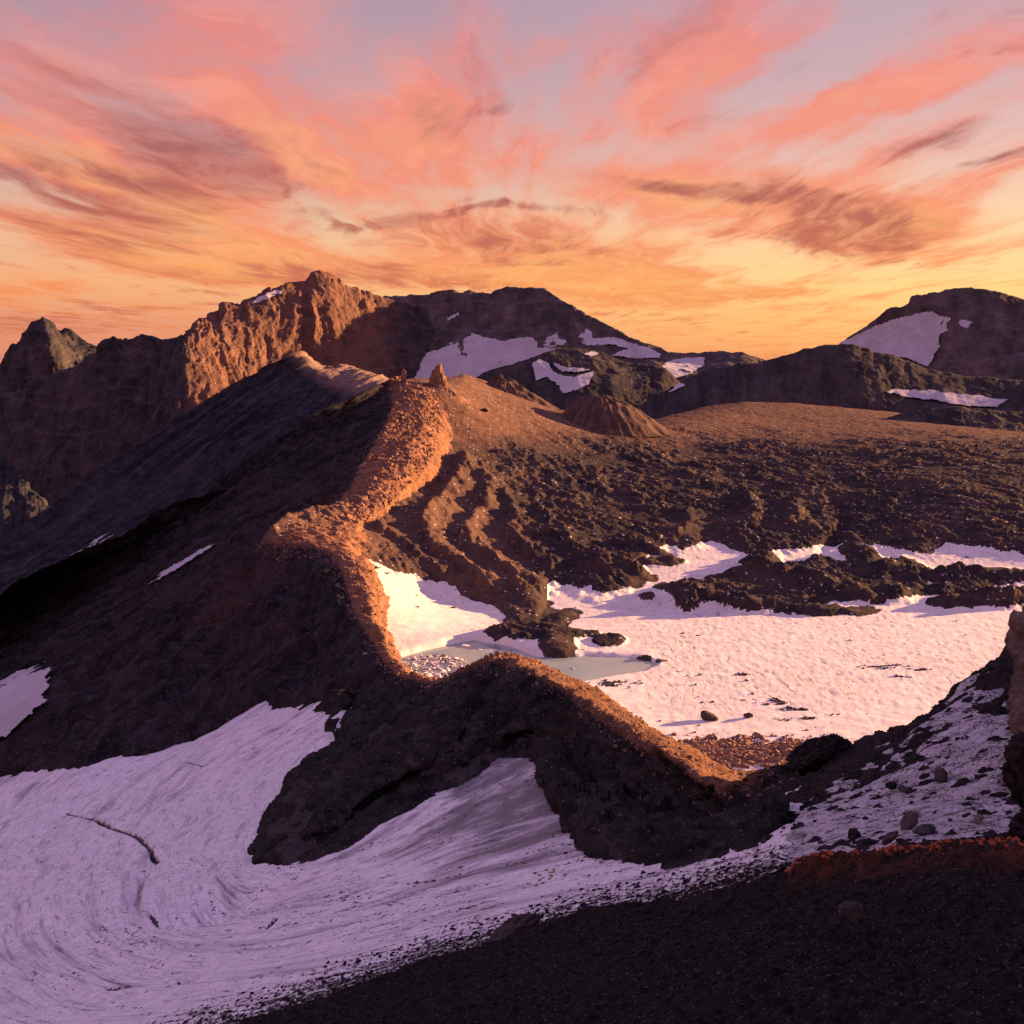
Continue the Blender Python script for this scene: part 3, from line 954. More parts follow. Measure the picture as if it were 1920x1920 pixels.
# g: inner dark hill with snow
LG = mountain('hill', [
    R((790, 765, 1900), (790, 780, 1860), (790, 810, 1800)),
    R((872, 724, 1960), (880, 750, 1900), (880, 810, 1800)),
    R((916, 696, 1990), (920, 740, 1910), (925, 810, 1790)),
    R((978, 679, 2010), (985, 730, 1920), (990, 810, 1780)),
    R((1020, 664, 2040), (1040, 725, 1920), (1050, 810, 1780)),
    R((1060, 655, 2070), (1090, 715, 1930), (1100, 810, 1780)),
    R((1120, 660, 2080), (1140, 710, 1950), (1150, 810, 1780)),
    R((1180, 682, 2060), (1190, 725, 1950), (1190, 810, 1780)),
    R((1240, 690, 2040), (1235, 735, 1940), (1230, 810, 1780)),
    R((1285, 735, 2000), (1270, 760, 1930), (1260, 815, 1780))], 260, [110],
    None, M_hill, 'dark inner hill carrying a forked snow patch below the dome mountain', 'hill', d_rocky(5, 60, 3, 40, 5, 23))
snow_on('snow_patch', LG, [(996, 682), (1010, 675), (1029, 682), (1034, 694), (1048, 704), (1075, 708), (1112, 698), (1116, 700), (1104, 722), (1094, 728), (1056, 740), (1042, 722), (1024, 710), (1004, 716), (1000, 700)], 'forked snow patch on the dark inner hill', 4, M_snow_far, 2.5, 0.3, 11)
snow_on('snow_patch', LG, [(1030, 680), (1046, 684), (1072, 692), (1100, 694), (1114, 695), (1080, 702), (1050, 698)], 'narrow snow band above the forked patch on the inner hill', 4, M_snow_far, 2, 0.3, 12)
snow_on('snow_patch', LG, [(1090, 664), (1110, 660), (1128, 666), (1110, 670)], 'tiny snow lens near the top of the inner hill', 4, M_snow_far, 1.5, 0.3, 13)


# second ridge: dark blue scree slopes with a right edge painted tan to look sunlit
LS = mountain('ridge', [
    [R((640, 720, 1850), (600, 690, 1720), (556, 667, 1575)), R((556, 667, 1575), (470, 705, 1530), (432, 729, 1500), (302, 811, 1430), (181, 885, 1350), (60, 975, 1270), (-170, 1110, 1180))],
    [R((690, 735, 1800), (640, 715, 1690), (566, 674, 1560)), R((566, 674, 1560), (490, 730, 1500), (400, 800, 1440), (280, 890, 1360), (140, 1000, 1260), (-170, 1180, 1120))],
    [R((730, 745, 1720), (650, 696, 1600), (600, 702, 1520)), R((600, 702, 1520), (520, 780, 1440), (410, 870, 1370), (280, 970, 1270), (120, 1080, 1160), (-170, 1250, 1050))],
    [R((770, 760, 1650), (700, 708, 1540), (650, 728, 1460)), R((650, 728, 1460), (560, 805, 1380), (440, 900, 1290), (310, 1000, 1190), (140, 1120, 1080), (-150, 1300, 980))],
    [R((800, 770, 1560), (730, 722, 1460), (696, 742, 1390)), R((696, 742, 1390), (610, 820, 1310), (490, 910, 1230), (340, 1020, 1130), (180, 1130, 1040), (-100, 1320, 940))]],
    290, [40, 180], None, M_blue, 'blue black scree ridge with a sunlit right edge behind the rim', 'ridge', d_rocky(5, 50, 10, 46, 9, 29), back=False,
    tints=lambda P, U, V: {'tint': np.broadcast_to(1 - sstep(36, 46, np.arange(P.shape[1]))[None], U.shape).copy()})  # lighter tan painted along the right edge in place of sunlight
snow_on('snow_patch', LS, [(128, 1056), (160, 1036), (190, 1018), (220, 998), (232, 989), (222, 1001), (190, 1024), (160, 1042)], 'thin broken snow line on the blue black scree slope', 7, M_snow_far, 2.0, 0.3, 14)

# spur at the lower far left
LJ = mountain('hill', [
    R((-220, 770, 1500), (-260, 900, 1400), (-300, 1100, 1300)),
    R((-60, 822, 1480), (-80, 920, 1390), (-100, 1110, 1290)),
    R((0, 862, 1460), (-10, 940, 1380), (-20, 1110, 1270)),
    R((40, 900, 1430), (40, 960, 1370), (30, 1110, 1260)),
    R((80, 945, 1400), (80, 1000, 1340), (60, 1120, 1240)),
    R((110, 990, 1360), (110, 1040, 1310), (90, 1130, 1230))], 160, [80], None, M_blue, 'brown spur slope at the left edge above the deep valley', 'hill', d_rocky(9, 50, 4, 30, 6, 37))

# deep valley floor under everything
Xv, Yv = fan(-1.4, 1.6, 60, 40, 9000, 80)
Zv = np.interp(Yv, [40, 150, 400, 700, 1500, 2400, 3000, 9000], [-150, -200, -260, -420, -640, -640, -400, -260])
tag(grid_obj('terrain', np.stack([Xv, Yv, Zv], -1), M_blue, {'flow': np.stack([Xv, Yv, 0 * Xv], -1)}), 'dark valley ground lying below the ridges', 'terrain', 'structure')

# ================================================================== BASE SURFACES
BASIN = surf_from([
    (690, 1078, 650), (720, 1150, 585), (800, 1120, 655), (900, 1140, 638), (752, 1228, 535), (850, 1215, 545), (1000, 1210, 551), (1150, 1150, 624), (1500, 1250, 516), (1900, 1150, 624),
    (1600, 1390, 413), (1300, 1400, 408), (1200, 1330, 453), (880, 1262, 495), (2100, 1250, 516), (1800, 1330, 452),
    (760, 925, 860), (690, 1000, 730), (705, 1040, 690), (830, 880, 950), (900, 950, 870), (1000, 1100, 690), (950, 1050, 745), (1100, 1000, 810), (1100, 900, 1000), (1100, 850, 1120),
    (1300, 1000, 825), (1300, 900, 1024), (1500, 1000, 825), (1500, 900, 1024), (1900, 1000, 805), (1900, 900, 985), (1900, 855, 1120), (1300, 1080, 712), (1600, 1080, 712), (1900, 1080, 712), (1600, 820, 1330), (1300, 825, 1270), (1420, 785, 1520), (1650, 800, 1470), (1900, 836, 1240), (2150, 900, 985), (2150, 1050, 740),
    (850, 742, 1120), (835, 800, 1065), (900, 770, 1135), (950, 797, 1135), (1050, 812, 1185), (1150, 822, 1230)], 1e-4)
GLAC_PTS = [
    (0, 1900, 192), (-150, 1500, 500), (0, 1495, 470), (60, 1440, 498), (210, 1400, 495), (380, 1372, 492), (490, 1320, 492), (560, 1310, 478), (640, 1314, 434), (655, 1362, 410), (600, 1420, 386), (560, 1455, 365), (500, 1550, 305), (490, 1612, 272), (620, 1590, 262), (730, 1525, 272),
    (870, 1455, 288), (970, 1390, 302), (1000, 1500, 250), (1080, 1570, 212), (1280, 1605, 172), (1480, 1518, 172), (600, 1865, 150), (300, 1650, 268), (300, 1500, 400), (100, 1600, 345), (1000, 1700, 166), (1300, 1665, 142), (1500, 1625, 118), (220, 1850, 193), (-150, 1750, 275), (480, 1730, 210)]
GLAC = surf_from(GLAC_PTS, 2e-4)
if __name__ == '__main__' and False:
    pass


def on_glacier(px, py, dep=0.0):
    Y = cast(GLAC, [px], [py], 60, 800)[0]
    p = unproj(px, py, Y)
    p[2] -= dep
    return p


def on_basin(px, py, dep=0.0):
    Y = cast(BASIN, [px], [py], 300, 1800)[0]
    p = unproj(px, py, Y)
    p[2] -= dep
    return p


def Gp(*l):
    return np.stack([on_glacier(*q) for q in l])


def Bp(*l):
    return np.stack([on_basin(*q) for q in l])


def cat(*a):
    return np.concatenate([np.atleast_2d(q) for q in a], 0)


# ================================================================== CRATER RIM (one crest from the far pinnacle to the near ridge)
def hid(px, py, Y, dY, dz, dX=0.0):
    """a point behind a crest, given as an offset in metres"""
    p = unproj(px, py, Y)
    return p + np.array([dX, dY, dz])


def flank(p, l, deg):
    """follow photo points down a slope of a given steepness"""
    t = math.tan(math.radians(deg))
    cur, out = unproj(*p), [unproj(*p)]
    Yc = p[2]
    for x, y in l:
        Ys = np.linspace(Yc * 1.08, Yc * 0.5, 800)
        Q = unproj(x, y, Ys)
        f = (cur[2] - Q[:, 2]) / np.hypot(Q[:, 0] - cur[0], Q[:, 1] - cur[1])
        k = int(f.argmax())
        while k + 1 < len(f) and f[k + 1] >= t:
            k += 1
        cur, Yc = Q[k], Ys[k]
        out.append(cur)
    return np.stack(out)


rim_ribs = [
    [cat(hid(770, 700, 1190, 60, -60, 40), hid(745, 703, 1125, 25, -18, 20), R((743, 706, 1128))), R((743, 706, 1128), (694, 731, 1085), (487, 855, 1000), (311, 967, 880), (187, 1042, 800), (0, 1125, 720), (-220, 1225, 650))],
    [cat(Bp((870, 745, 4)), R((800, 728, 1120), (765, 722, 1112), (743, 726, 1108))), flank((743, 726, 1108), [(690, 770), (520, 870), (330, 985), (170, 1080), (0, 1160), (-220, 1260)], 23)],
    [cat(Bp((855, 800, 4)), R((815, 770, 1075), (790, 755, 1072), (745, 760, 1062))), flank((745, 760, 1062), [(680, 820), (520, 910), (330, 1020), (170, 1110), (0, 1190), (-220, 1290)], 23)],
    [cat(Bp((850, 850, 4)), R((822, 825, 1005), (790, 800, 1000), (728, 800, 985))), flank((728, 800, 985), [(650, 870), (500, 950), (330, 1050), (160, 1140), (0, 1215), (-220, 1315)], 23)],
    [cat(Bp((835, 895, 4)), R((800, 868, 915), (760, 850, 910), (692, 862, 900))), flank((692, 862, 900), [(610, 930), (480, 990), (320, 1080), (150, 1170), (0, 1240), (-220, 1340)], 23)],
    [cat(Bp((780, 925, 4)), R((750, 912, 845), (715, 905, 835), (668, 912, 835))), flank((668, 912, 835), [(590, 970), (460, 1030), (310, 1110), (130, 1210), (-20, 1275), (-220, 1370)], 23)],
    [cat(Bp((735, 960, 4)), R((705, 950, 785), (680, 942, 785), (640, 945, 785))), flank((640, 945, 785), [(560, 1000), (430, 1060), (290, 1135), (110, 1240), (-40, 1310), (-220, 1400)], 23)],
    [cat(Bp((715, 990, 4)), R((660, 980, 735), (615, 972, 735), (580, 962, 740))), flank((580, 962, 740), [(510, 1015), (400, 1080), (260, 1160), (100, 1270), (-40, 1350), (-220, 1440)], 23)],
    [cat(Bp((700, 1025, 4)), R((640, 1005, 695), (570, 992, 695), (530, 978, 710))), flank((530, 978, 710), [(480, 1030), (370, 1110), (240, 1190), (90, 1310), (-20, 1400), (-150, 1480)], 23)],
    [cat(Bp((695, 1040, 4)), R((640, 1018, 675), (560, 1002, 675), (505, 1003, 680))), cat(flank((505, 1003, 680), [(465, 1070), (370, 1160), (240, 1260)], 23), Gp((60, 1440), (20, 1480, 8)))],
    [cat(Bp((692, 1050, 4)), R((645, 1030, 655), (590, 1020, 655), (522, 1020, 660))), cat(flank((522, 1020, 660), [(490, 1100), (400, 1200), (290, 1310)], 23), Gp((140, 1428), (100, 1470, 8)))],
    [cat(Bp((694, 1058, 4)), R((665, 1045, 642), (640, 1035, 642), (585, 1022, 648))), cat(flank((585, 1022, 648), [(550, 1110), (470, 1220), (370, 1320)], 23), Gp((270, 1405), (230, 1440, 8)))],
    [cat(Bp((705, 1080, 4)), R((690, 1065, 620), (670, 1055, 618), (628, 1040, 625))), cat(flank((628, 1040, 625), [(590, 1130), (530, 1230), (440, 1310)], 23), Gp((380, 1372), (340, 1410, 8)))],
    [cat(Bp((728, 1125, 4)), R((705, 1115, 580), (685, 1098, 578), (650, 1090, 585))), cat(flank((650, 1090, 585), [(620, 1170), (580, 1240), (530, 1280)], 23), Gp((490, 1312), (450, 1350, 8)))],
    [cat(Bp((722, 1172, 4)), R((705, 1165, 545), (695, 1150, 540), (668, 1145, 548))), cat(flank((668, 1145, 548), [(640, 1210), (610, 1250), (585, 1280)], 23), Gp((560, 1303), (520, 1345, 8)))],
    [cat(Bp((738, 1205, 4)), R((725, 1200, 512), (712, 1190, 508), (695, 1190, 512))), cat(flank((695, 1190, 512), [(670, 1230), (650, 1265), (630, 1295)], 23), Gp((610, 1308), (560, 1355, 8)))],
    [cat(Bp((750, 1238, 4)), R((742, 1240, 478), (732, 1232, 476), (722, 1235, 478))), cat(flank((722, 1235, 478), [(695, 1270), (670, 1295), (650, 1312)], 23), Gp((638, 1320), (590, 1370, 8)))],
    [cat(Bp((778, 1262, 4)), R((770, 1268, 448), (762, 1265, 446), (752, 1268, 446))), cat(flank((752, 1268, 446), [(725, 1300), (690, 1325), (665, 1345)], 23), Gp((630, 1350, 3), (590, 1400, 8)))],
]
near_ribs = [
    rim_ribs[-1],
    [cat(hid(812, 1272, 426, 60, -30), hid(810, 1276, 421, 14, -5), R((805, 1281, 420))), cat(flank((805, 1281, 420), [(770, 1310), (720, 1340)], 25), Gp((655, 1362), (610, 1420, 8)))],
    [cat(hid(840, 1268, 405, 60, -34), hid(838, 1270, 400, 14, -5), R((838, 1276, 398))), cat(flank((838, 1276, 398), [(790, 1320), (720, 1370)], 25), Gp((640, 1400), (590, 1450, 8)))],
    [cat(hid(870, 1252, 388, 60, -38), hid(868, 1252, 383, 14, -6), R((866, 1262, 380))), cat(flank((866, 1262, 380), [(800, 1330), (700, 1410)], 25), Gp((560, 1455), (520, 1510, 8)))],
    [cat(hid(895, 1238, 372, 60, -42), hid(893, 1240, 367, 13, -6), R((892, 1250, 364))), cat(flank((892, 1250, 364), [(800, 1345), (680, 1440), (580, 1510)], 17), Gp((498, 1545), (460, 1590, 8)))],
    [cat(hid(918, 1228, 358, 60, -44), hid(916, 1231, 353, 12, -5), R((914, 1241, 350))), cat(flank((914, 1241, 350), [(820, 1360), (690, 1470), (560, 1560)], 17), Gp((478, 1598), (440, 1650, 8)))],
    [cat(hid(940, 1224, 349, 60, -46), hid(940, 1228, 344, 12, -4), R((936, 1236, 340))), cat(flank((936, 1236, 340), [(850, 1370), (720, 1480), (590, 1570)], 17), Gp((515, 1618), (490, 1660, 8)))],
    [cat(Bp((975, 1230, 8)), hid(965, 1234, 335, 10, -4, 3), R((958, 1242, 332))), cat(flank((958, 1242, 332), [(880, 1370), (780, 1460), (680, 1535)], 24), Gp((610, 1596), (600, 1640, 8)))],
    [cat(Bp((1010, 1245, 8)), hid(992, 1247, 328, 9, -4, 5), R((980, 1252, 325))), cat(flank((980, 1252, 325), [(920, 1360), (850, 1430), (790, 1475)], 24), Gp((740, 1520), (740, 1570, 8)))],
    [cat(Bp((1045, 1262, 8)), hid(1030, 1264, 321, 7, -4, 6), R((1010, 1266, 318))), cat(flank((1010, 1266, 318), [(970, 1340), (930, 1385)], 31), Gp((880, 1448), (890, 1500, 8)))],
    [cat(Bp((1085, 1285, 8)), hid(1070, 1286, 312, 6, -4, 7), R((1045, 1284, 309))), cat(flank((1045, 1284, 309), [(1020, 1330), (1000, 1360)], 31), Gp((966, 1388), (980, 1450, 8)))],
    [cat(Bp((1120, 1312, 8)), hid(1105, 1310, 301, 5, -4, 7), R((1080, 1306, 298))), cat(flank((1080, 1306, 298), [(1070, 1360), (1055, 1400)], 31), Gp((1030, 1440), (1030, 1500, 8)))],
    [cat(Bp((1160, 1340, 8)), hid(1145, 1336, 282, 4, -4, 7), R((1115, 1330, 280))), cat(flank((1115, 1330, 280), [(1110, 1390), (1080, 1450)], 31), Gp((1060, 1510), (1050, 1560, 8)))],
    [cat(Bp((1200, 1366, 8)), hid(1185, 1362, 264, 3, -4, 7), R((1152, 1356, 262))), cat(flank((1152, 1356, 262), [(1150, 1420), (1120, 1490)], 31), Gp((1090, 1570), (1080, 1610, 8)))],
    [cat(Bp((1250, 1386, 8)), hid(1225, 1384, 250, 3, -4, 7), R((1190, 1380, 248))), cat(flank((1190, 1380, 248), [(1200, 1450), (1180, 1530)], 31), Gp((1150, 1598), (1140, 1640, 8)))],
    [cat(Bp((1310, 1402, 8)), hid(1268, 1412, 234, 3, -4, 8), R((1235, 1408, 234))), cat(flank((1235, 1408, 234), [(1260, 1470), (1260, 1540)], 31), Gp((1240, 1612), (1230, 1650, 8)))],
    [cat(Bp((1400, 1412, 8)), hid(1320, 1446, 218, 3, -4, 8), R((1285, 1446, 218))), cat(flank((1285, 1446, 218), [(1320, 1500), (1330, 1550)], 31), Gp((1330, 1598), (1320, 1640, 8)))],
    [cat(Bp((1480, 1412, 8)), hid(1372, 1476, 209, 4, -4, 8), R((1340, 1482, 206))), cat(flank((1340, 1482, 206), [(1380, 1520), (1400, 1550)], 31), Gp((1410, 1570), (1400, 1620, 8)))],
    [cat(Bp((1470, 1440, 10)), R((1470, 1440, 215), (1440, 1452, 215), (1412, 1470, 212))), cat(flank((1412, 1470, 212), [(1440, 1510), (1460, 1530)], 31), Gp((1475, 1535), (1470, 1600, 8)))],
    [cat(Bp((1540, 1422, 10)), R((1520, 1427, 222), (1512, 1430, 220), (1500, 1434, 214))), cat(flank((1500, 1434, 214), [(1500, 1470), (1492, 1500)], 28), Gp((1480, 1532), (1470, 1590, 8)))],
]


def g2(px, py, x, y, sx, sy):
    return np.exp(-((px - x) / sx) ** 2 - ((py - y) / sy) ** 2)


def rim_disp(seed, nb):
    def f(P, U, V):
        x, y, z = P[..., 0], P[..., 1], P[..., 2]
        rough = fbm(x / 14, y / 14, z / 10, 5, seed, True, 0.6)
        big = fbm(x / 60, y / 60, z / 60, 4, seed + 9)
        w = fbm(x / 40, y / 40, z / 40, 3, seed + 3)
        gul = fbm(U / 26 + w, V / 150 + w * 0.4, None, 5, seed + 12, True, 0.6)
        row = np.arange(P.shape[1])[None]
        outer = sstep(nb, nb + 25, row)                  # away from the crest on the outer side
        inner = 1 - sstep(nb - 4, nb + 8, row)           # the sunlit inner face
        crag = fbm(x / 11, y / 11, z / 12, 5, seed + 30, True, 0.62)
        lump_ = fbm(x / 28, y / 28, z / 28, 3, seed + 35)
        q1, q2, qv = cells(U / 7.5 + 0.6 * w, row * np.ones_like(U) / 5.0 + w, seed + 2)
        holes = np.clip(1 - q1 * 2.2, 0, 1) * (qv > 0.45) * inner
        b1, b2, bv = cells(U / 3.6 + 1.2 * w, V / 6.0 + rough * 0.4, seed + 4)
        c1, c2, cv = cells(U / 13.0 + w, V / 15.0 - w, seed + 5)
        blocks = (bv - 0.5) * 1.2 + np.clip(b2 - b1, 0, 0.22) * 2.4 + (cv - 0.5) * 2.6 + np.clip(c2 - c1, 0, 0.15) * 5 + 2.2 * fbm(U / 9 + w, V / 34, None, 4, seed + 57, True, 0.6)
        tz = (z + 5 * fbm(x / 50, y / 50, None, 3, seed + 51)) / 11.0
        ledge = np.abs((tz % 1.0) - 0.25) * 3.2 * np.clip(1.6 * fbm(x / 70, y / 70, z / 70, 3, seed + 53), 0, 1)
        rowf = 1 - 0.85 * sstep(P.shape[1] - 40, P.shape[1] - 8, row)
        inner_b = inner * 0.55 + 0.06
        return rowf * outer * (6.5 * fbm(U / 75 + 0.8 * w, V / 420 + 0.3 * w, None, 3, seed + 58, True, 0.5) + ledge + 1.6 * gul + 1.6 * fbm(x / 24, y / 24, z / 24, 4, seed + 55, True, 0.6)) + blocks * inner_b - 0.6 * holes + (0.7 + 0.5 * outer) * rough + 1.5 * big * (0.3 + outer) + 2.0 * gul * outer + 1.2 * crag * (inner * 0.9 + 0.12) + 2.2 * lump_ * inner
    return f


def near_disp(seed, nb):
    def f(P, U, V):
        x, y, z = P[..., 0], P[..., 1], P[..., 2]
        row = np.arange(P.shape[1])[None]
        outer = sstep(nb, nb + 30, row)
        big = fbm(x / 55, y / 55, z / 40, 4, seed)
        crag = fbm(x / 22, y / 22, z / 12, 5, seed + 7, True, 0.6)
        wz = z + 4 * fbm(x / 30, y / 30, None, 3, seed + 11) + 0.12 * x
        st = fbm(x / 60, wz / 5.0, None, 4, seed + 15, True, 0.6)
        fine = fbm(x / 5, y / 5, z / 5, 4, seed + 21, True, 0.6)
        tr = wz / 7.0 + 0.5 * fbm(x / 18, y / 18, None, 3, seed + 17)
        terr = np.abs((tr % 1.0) - 0.3) * 2.0 * np.clip(0.4 + 1.4 * fbm(x / 40, y / 40, z / 40, 3, seed + 19), 0, 1.2)
        b1, b2, bv = cells(U / 3.2, V / 4.0 + crag, seed + 4)
        blocks = (bv - 0.5) * 1.1 + np.clip(b2 - b1, 0, 0.2) * 3
        rowf = 1 - 0.8 * sstep(P.shape[1] - 60, P.shape[1] - 20, row)
        return rowf * outer * (3.0 * big + 2.8 * crag + 1.6 * st + 3.0 * terr) + 0.8 * fine + blocks * (1.1 - 0.6 * outer) + 0.9 * crag * (1 - outer)
    return f


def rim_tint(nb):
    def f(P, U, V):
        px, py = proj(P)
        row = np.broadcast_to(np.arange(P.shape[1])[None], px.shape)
        t1 = (1 - sstep(nb - 1, nb + 5, row)) * (1 - sstep(1380, 1450, px)) * np.clip(0.8 + 0.7 * fbm(P[..., 0] / 9, P[..., 1] / 9, P[..., 2] / 9, 4, 78), 0.25, 1)  # lighter orange painted on the sunlit side of the crest to boost its light
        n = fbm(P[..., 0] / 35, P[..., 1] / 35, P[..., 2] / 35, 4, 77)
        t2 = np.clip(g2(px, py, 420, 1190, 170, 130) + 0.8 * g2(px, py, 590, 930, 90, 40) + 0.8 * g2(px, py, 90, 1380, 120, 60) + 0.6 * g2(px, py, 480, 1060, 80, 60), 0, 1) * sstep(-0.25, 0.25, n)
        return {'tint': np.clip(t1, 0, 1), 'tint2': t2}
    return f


NB = 60
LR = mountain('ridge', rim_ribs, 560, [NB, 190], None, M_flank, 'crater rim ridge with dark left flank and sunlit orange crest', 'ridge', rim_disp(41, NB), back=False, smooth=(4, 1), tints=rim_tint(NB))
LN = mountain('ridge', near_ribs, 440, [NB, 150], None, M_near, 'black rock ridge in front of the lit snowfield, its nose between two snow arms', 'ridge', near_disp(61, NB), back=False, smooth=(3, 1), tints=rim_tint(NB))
snow_on('snow_patch', LR, [(262, 1112), (285, 1094), (320, 1066), (360, 1044), (395, 1024), (410, 1019), (400, 1030), (370, 1050), (320, 1080)], 'long narrow snow sliver on the dark outer flank of the rim', 5.0, M_snow_far, 2.5, 0.3, 15)
snow_on('snow_patch', LR, [(548, 956), (575, 944), (600, 928), (630, 912), (626, 918), (600, 936), (584, 948), (574, 955)], 'short snow sliver just left of the bright rim crest', 3.6, M_snow_far, 1.5, 0.3, 16)
snow_on('snow_patch', LR, [(-60, 1330), (0, 1297), (40, 1276), (105, 1258), (92, 1280), (100, 1296), (85, 1310), (98, 1322), (60, 1352), (20, 1385), (-60, 1430)], 'ragged snow tongue at the left edge above the glacier', 6.5, M_snow_far, 4, 0.3, 17)

# ================================================================== CRATER BASIN
def world_line(l):
    return np.stack([on_basin(x, y) for x, y in l])[:, :2]


levees = [
    ([(874, 852), (872, 885), (852, 922), (817, 958), (797, 985), (798, 1015), (830, 1050), (870, 1080), (911, 1106), (950, 1138), (968, 1172)], 9.0, 5, 26),
    ([(905, 895), (918, 935), (895, 980), (872, 1008), (892, 1040), (930, 1070), (975, 1108), (1000, 1150), (1002, 1168)], 7.5, 5, 22),
    ([(945, 925), (965, 965), (960, 1000), (985, 1040), (1040, 1080), (1090, 1100)], 6.0, 5, 22),
    ([(690, 985), (735, 1010), (770, 1035), (810, 1062), (850, 1092), (900, 1122)], 5.0, 4, 16),
    ([(1010, 960), (1040, 1010), (1080, 1045), (1130, 1075), (1170, 1095)], 5.0, 5, 20),
    ([(1060, 1150), (1040, 1180), (1040, 1215), (1050, 1235)], 2.2, 9, 12),
    ([(1245, 1100), (1300, 1130), (1380, 1140), (1470, 1145), (1560, 1148), (1625, 1145)], 6.0, 8, 14),
    ([(1350, 1085), (1430, 1072), (1500, 1085), (1550, 1110), (1640, 1125), (1725, 1110)], 7.0, 9, 16),
    ([(1740, 1090), (1800, 1075), (1870, 1085), (1960, 1090)], 5.0, 8, 14),
    ([(1760, 1135), (1830, 1125), (1900, 1130), (1990, 1128)], 5.0, 8, 12),
    ([(1590, 1030), (1640, 1060), (1680, 1100)], 6.0, 9, 14),
    ([(1130, 1060), (1180, 1075), (1215, 1085)], 5.0, 7, 12),
    ([(1560, 930), (1590, 975), (1570, 1010), (1530, 1045)], -6.0, 6, 6),
    ([(1400, 930), (1420, 975), (1400, 1010)], 6.0, 10, 14),
    ([(1290, 960), (1300, 990), (1270, 1020)], 5.0, 9, 12),
    ([(1480, 940), (1500, 975), (1470, 1005)], 6.0, 9, 12),
    ([(1150, 1020), (1250, 1045)], 5.0, 8, 12),
    ([(1420, 1040), (1450, 1060)], 5.0, 8, 10),
]
LEV = [(world_line(l), h * 1.15, wl * 0.9, wr * 0.62) for l, h, wl, wr in levees]

a_lo, a_hi = -0.25, 0.60
bx, by = fan(a_lo, a_hi, 680, 376, 1720, 480)
bz0 = BASIN(bx, by)
bpx, bpy_ = proj(np.stack([bx, by, bz0], -1))
# where the crater floor ends: at the rim crest and at the far edge of the plateau
crest_pl = np.array([r[0][-1] for r in rim_ribs] + [r[0][-1] for r in near_ribs[1:]])[:, :2]
crest_pl = np.vstack([crest_pl[0] + np.array([60, 260]), crest_pl])
cd_, cs_, ca2 = poly_dist(bx, by, crest_pl)
out_d = np.where(cs_ < 0, -cd_, cd_)          # sign fixed below so that + is outside
cm_ = on_basin(1150, 1150)[:2]
_d, _s, _a = poly_dist(np.array([cm_[0]]), np.array([cm_[1]]), crest_pl)
if _s[0] > 0:
    out_d = -out_d
edge_y = np.interp(bpx, [700, 820, 870, 920, 1000, 1040, 1230, 1300, 1400, 1480, 1560, 1700, 1900, 2200], [735, 735, 726, 752, 783, 798, 820, 804, 776, 766, 776, 800, 830, 850])
beyond = np.clip(edge_y - bpy_, 0, 200)
bz0 = bz0 - 1.6 * np.clip(out_d + 2.0, 0, 40) - 0.02 * beyond ** 1.7
b_keep = (out_d < 8) & (beyond < 60)
# lava cover: everything above the ragged front, plus the islands of debris
front_x = [400, 640, 680, 700, 760, 830, 900, 945, 975, 1005, 1030, 1060, 1130, 1180, 1215, 1250, 1330, 1400, 1480, 1560, 1640, 1720, 1800, 1920, 2300]
front_y = [1080, 1075, 1066, 1062, 1078, 1090, 1120, 1150, 1176, 1178, 1108, 1100, 1125, 1112, 1050, 1030, 1022, 1040, 1035, 1025, 1030, 1040, 1030, 1045, 1050]
fy = np.interp(bpx, front_x, front_y)
wn = fbm(bx / 22, by / 40, None, 5, 101)
wn2 = fbm(bx / 70, by / 110, None, 4, 111)
cover = (fy - bpy_) / 14.0 + wn * 1.6 + wn2 * 2.0
lav = sstep(-1.2, 2.0, cover)
patches = [(1440, 1120, 215, 31), (1560, 1086, 190, 34), (1690, 1086, 75, 48), (1860, 1084, 150, 21), (1850, 1130, 140, 16), (1320, 1112, 85, 27), (1800, 1108, 90, 13), (1170, 1082, 55, 22), (1420, 1058, 50, 13), (1240, 1055, 55, 9), (1620, 1050, 40, 20),
           (985, 1188, 80, 17), (1045, 1210, 46, 27), (1075, 1192, 36, 10), (960, 1186, 55, 12), (1140, 1203, 40, 13), (1160, 1240, 40, 9), (1200, 1234, 34, 5), (1210, 1122, 22, 9), (1290, 1140, 26, 8), (1095, 1190, 36, 8)]
isl = np.full(bx.shape, -3.0)
for (x, y, sx, sy) in patches:
    isl = np.maximum(isl, 2.0 - 2.2 * (((bpx - x) / sx) ** 2 + ((bpy_ - y) / sy) ** 2))
isl = isl + wn * 1.5 + wn2 * 0.6
lav = np.maximum(lav, sstep(-0.3, 1.6, isl))
smooth_far = sstep(862, 792, bpy_ + wn2 * 34 + wn * 12) * 1.0           # smooth sunlit plateau beyond the rough lava
smooth_far = np.maximum(smooth_far, np.clip(g2(bpx, bpy_, 870, 790, 95, 60) + g2(bpx, bpy_, 980, 800, 110, 26), 0, 1))
right_mound = sstep(1640, 1800, bpx) * sstep(870, 900, bpy_) * sstep(1050, 1000, bpy_)
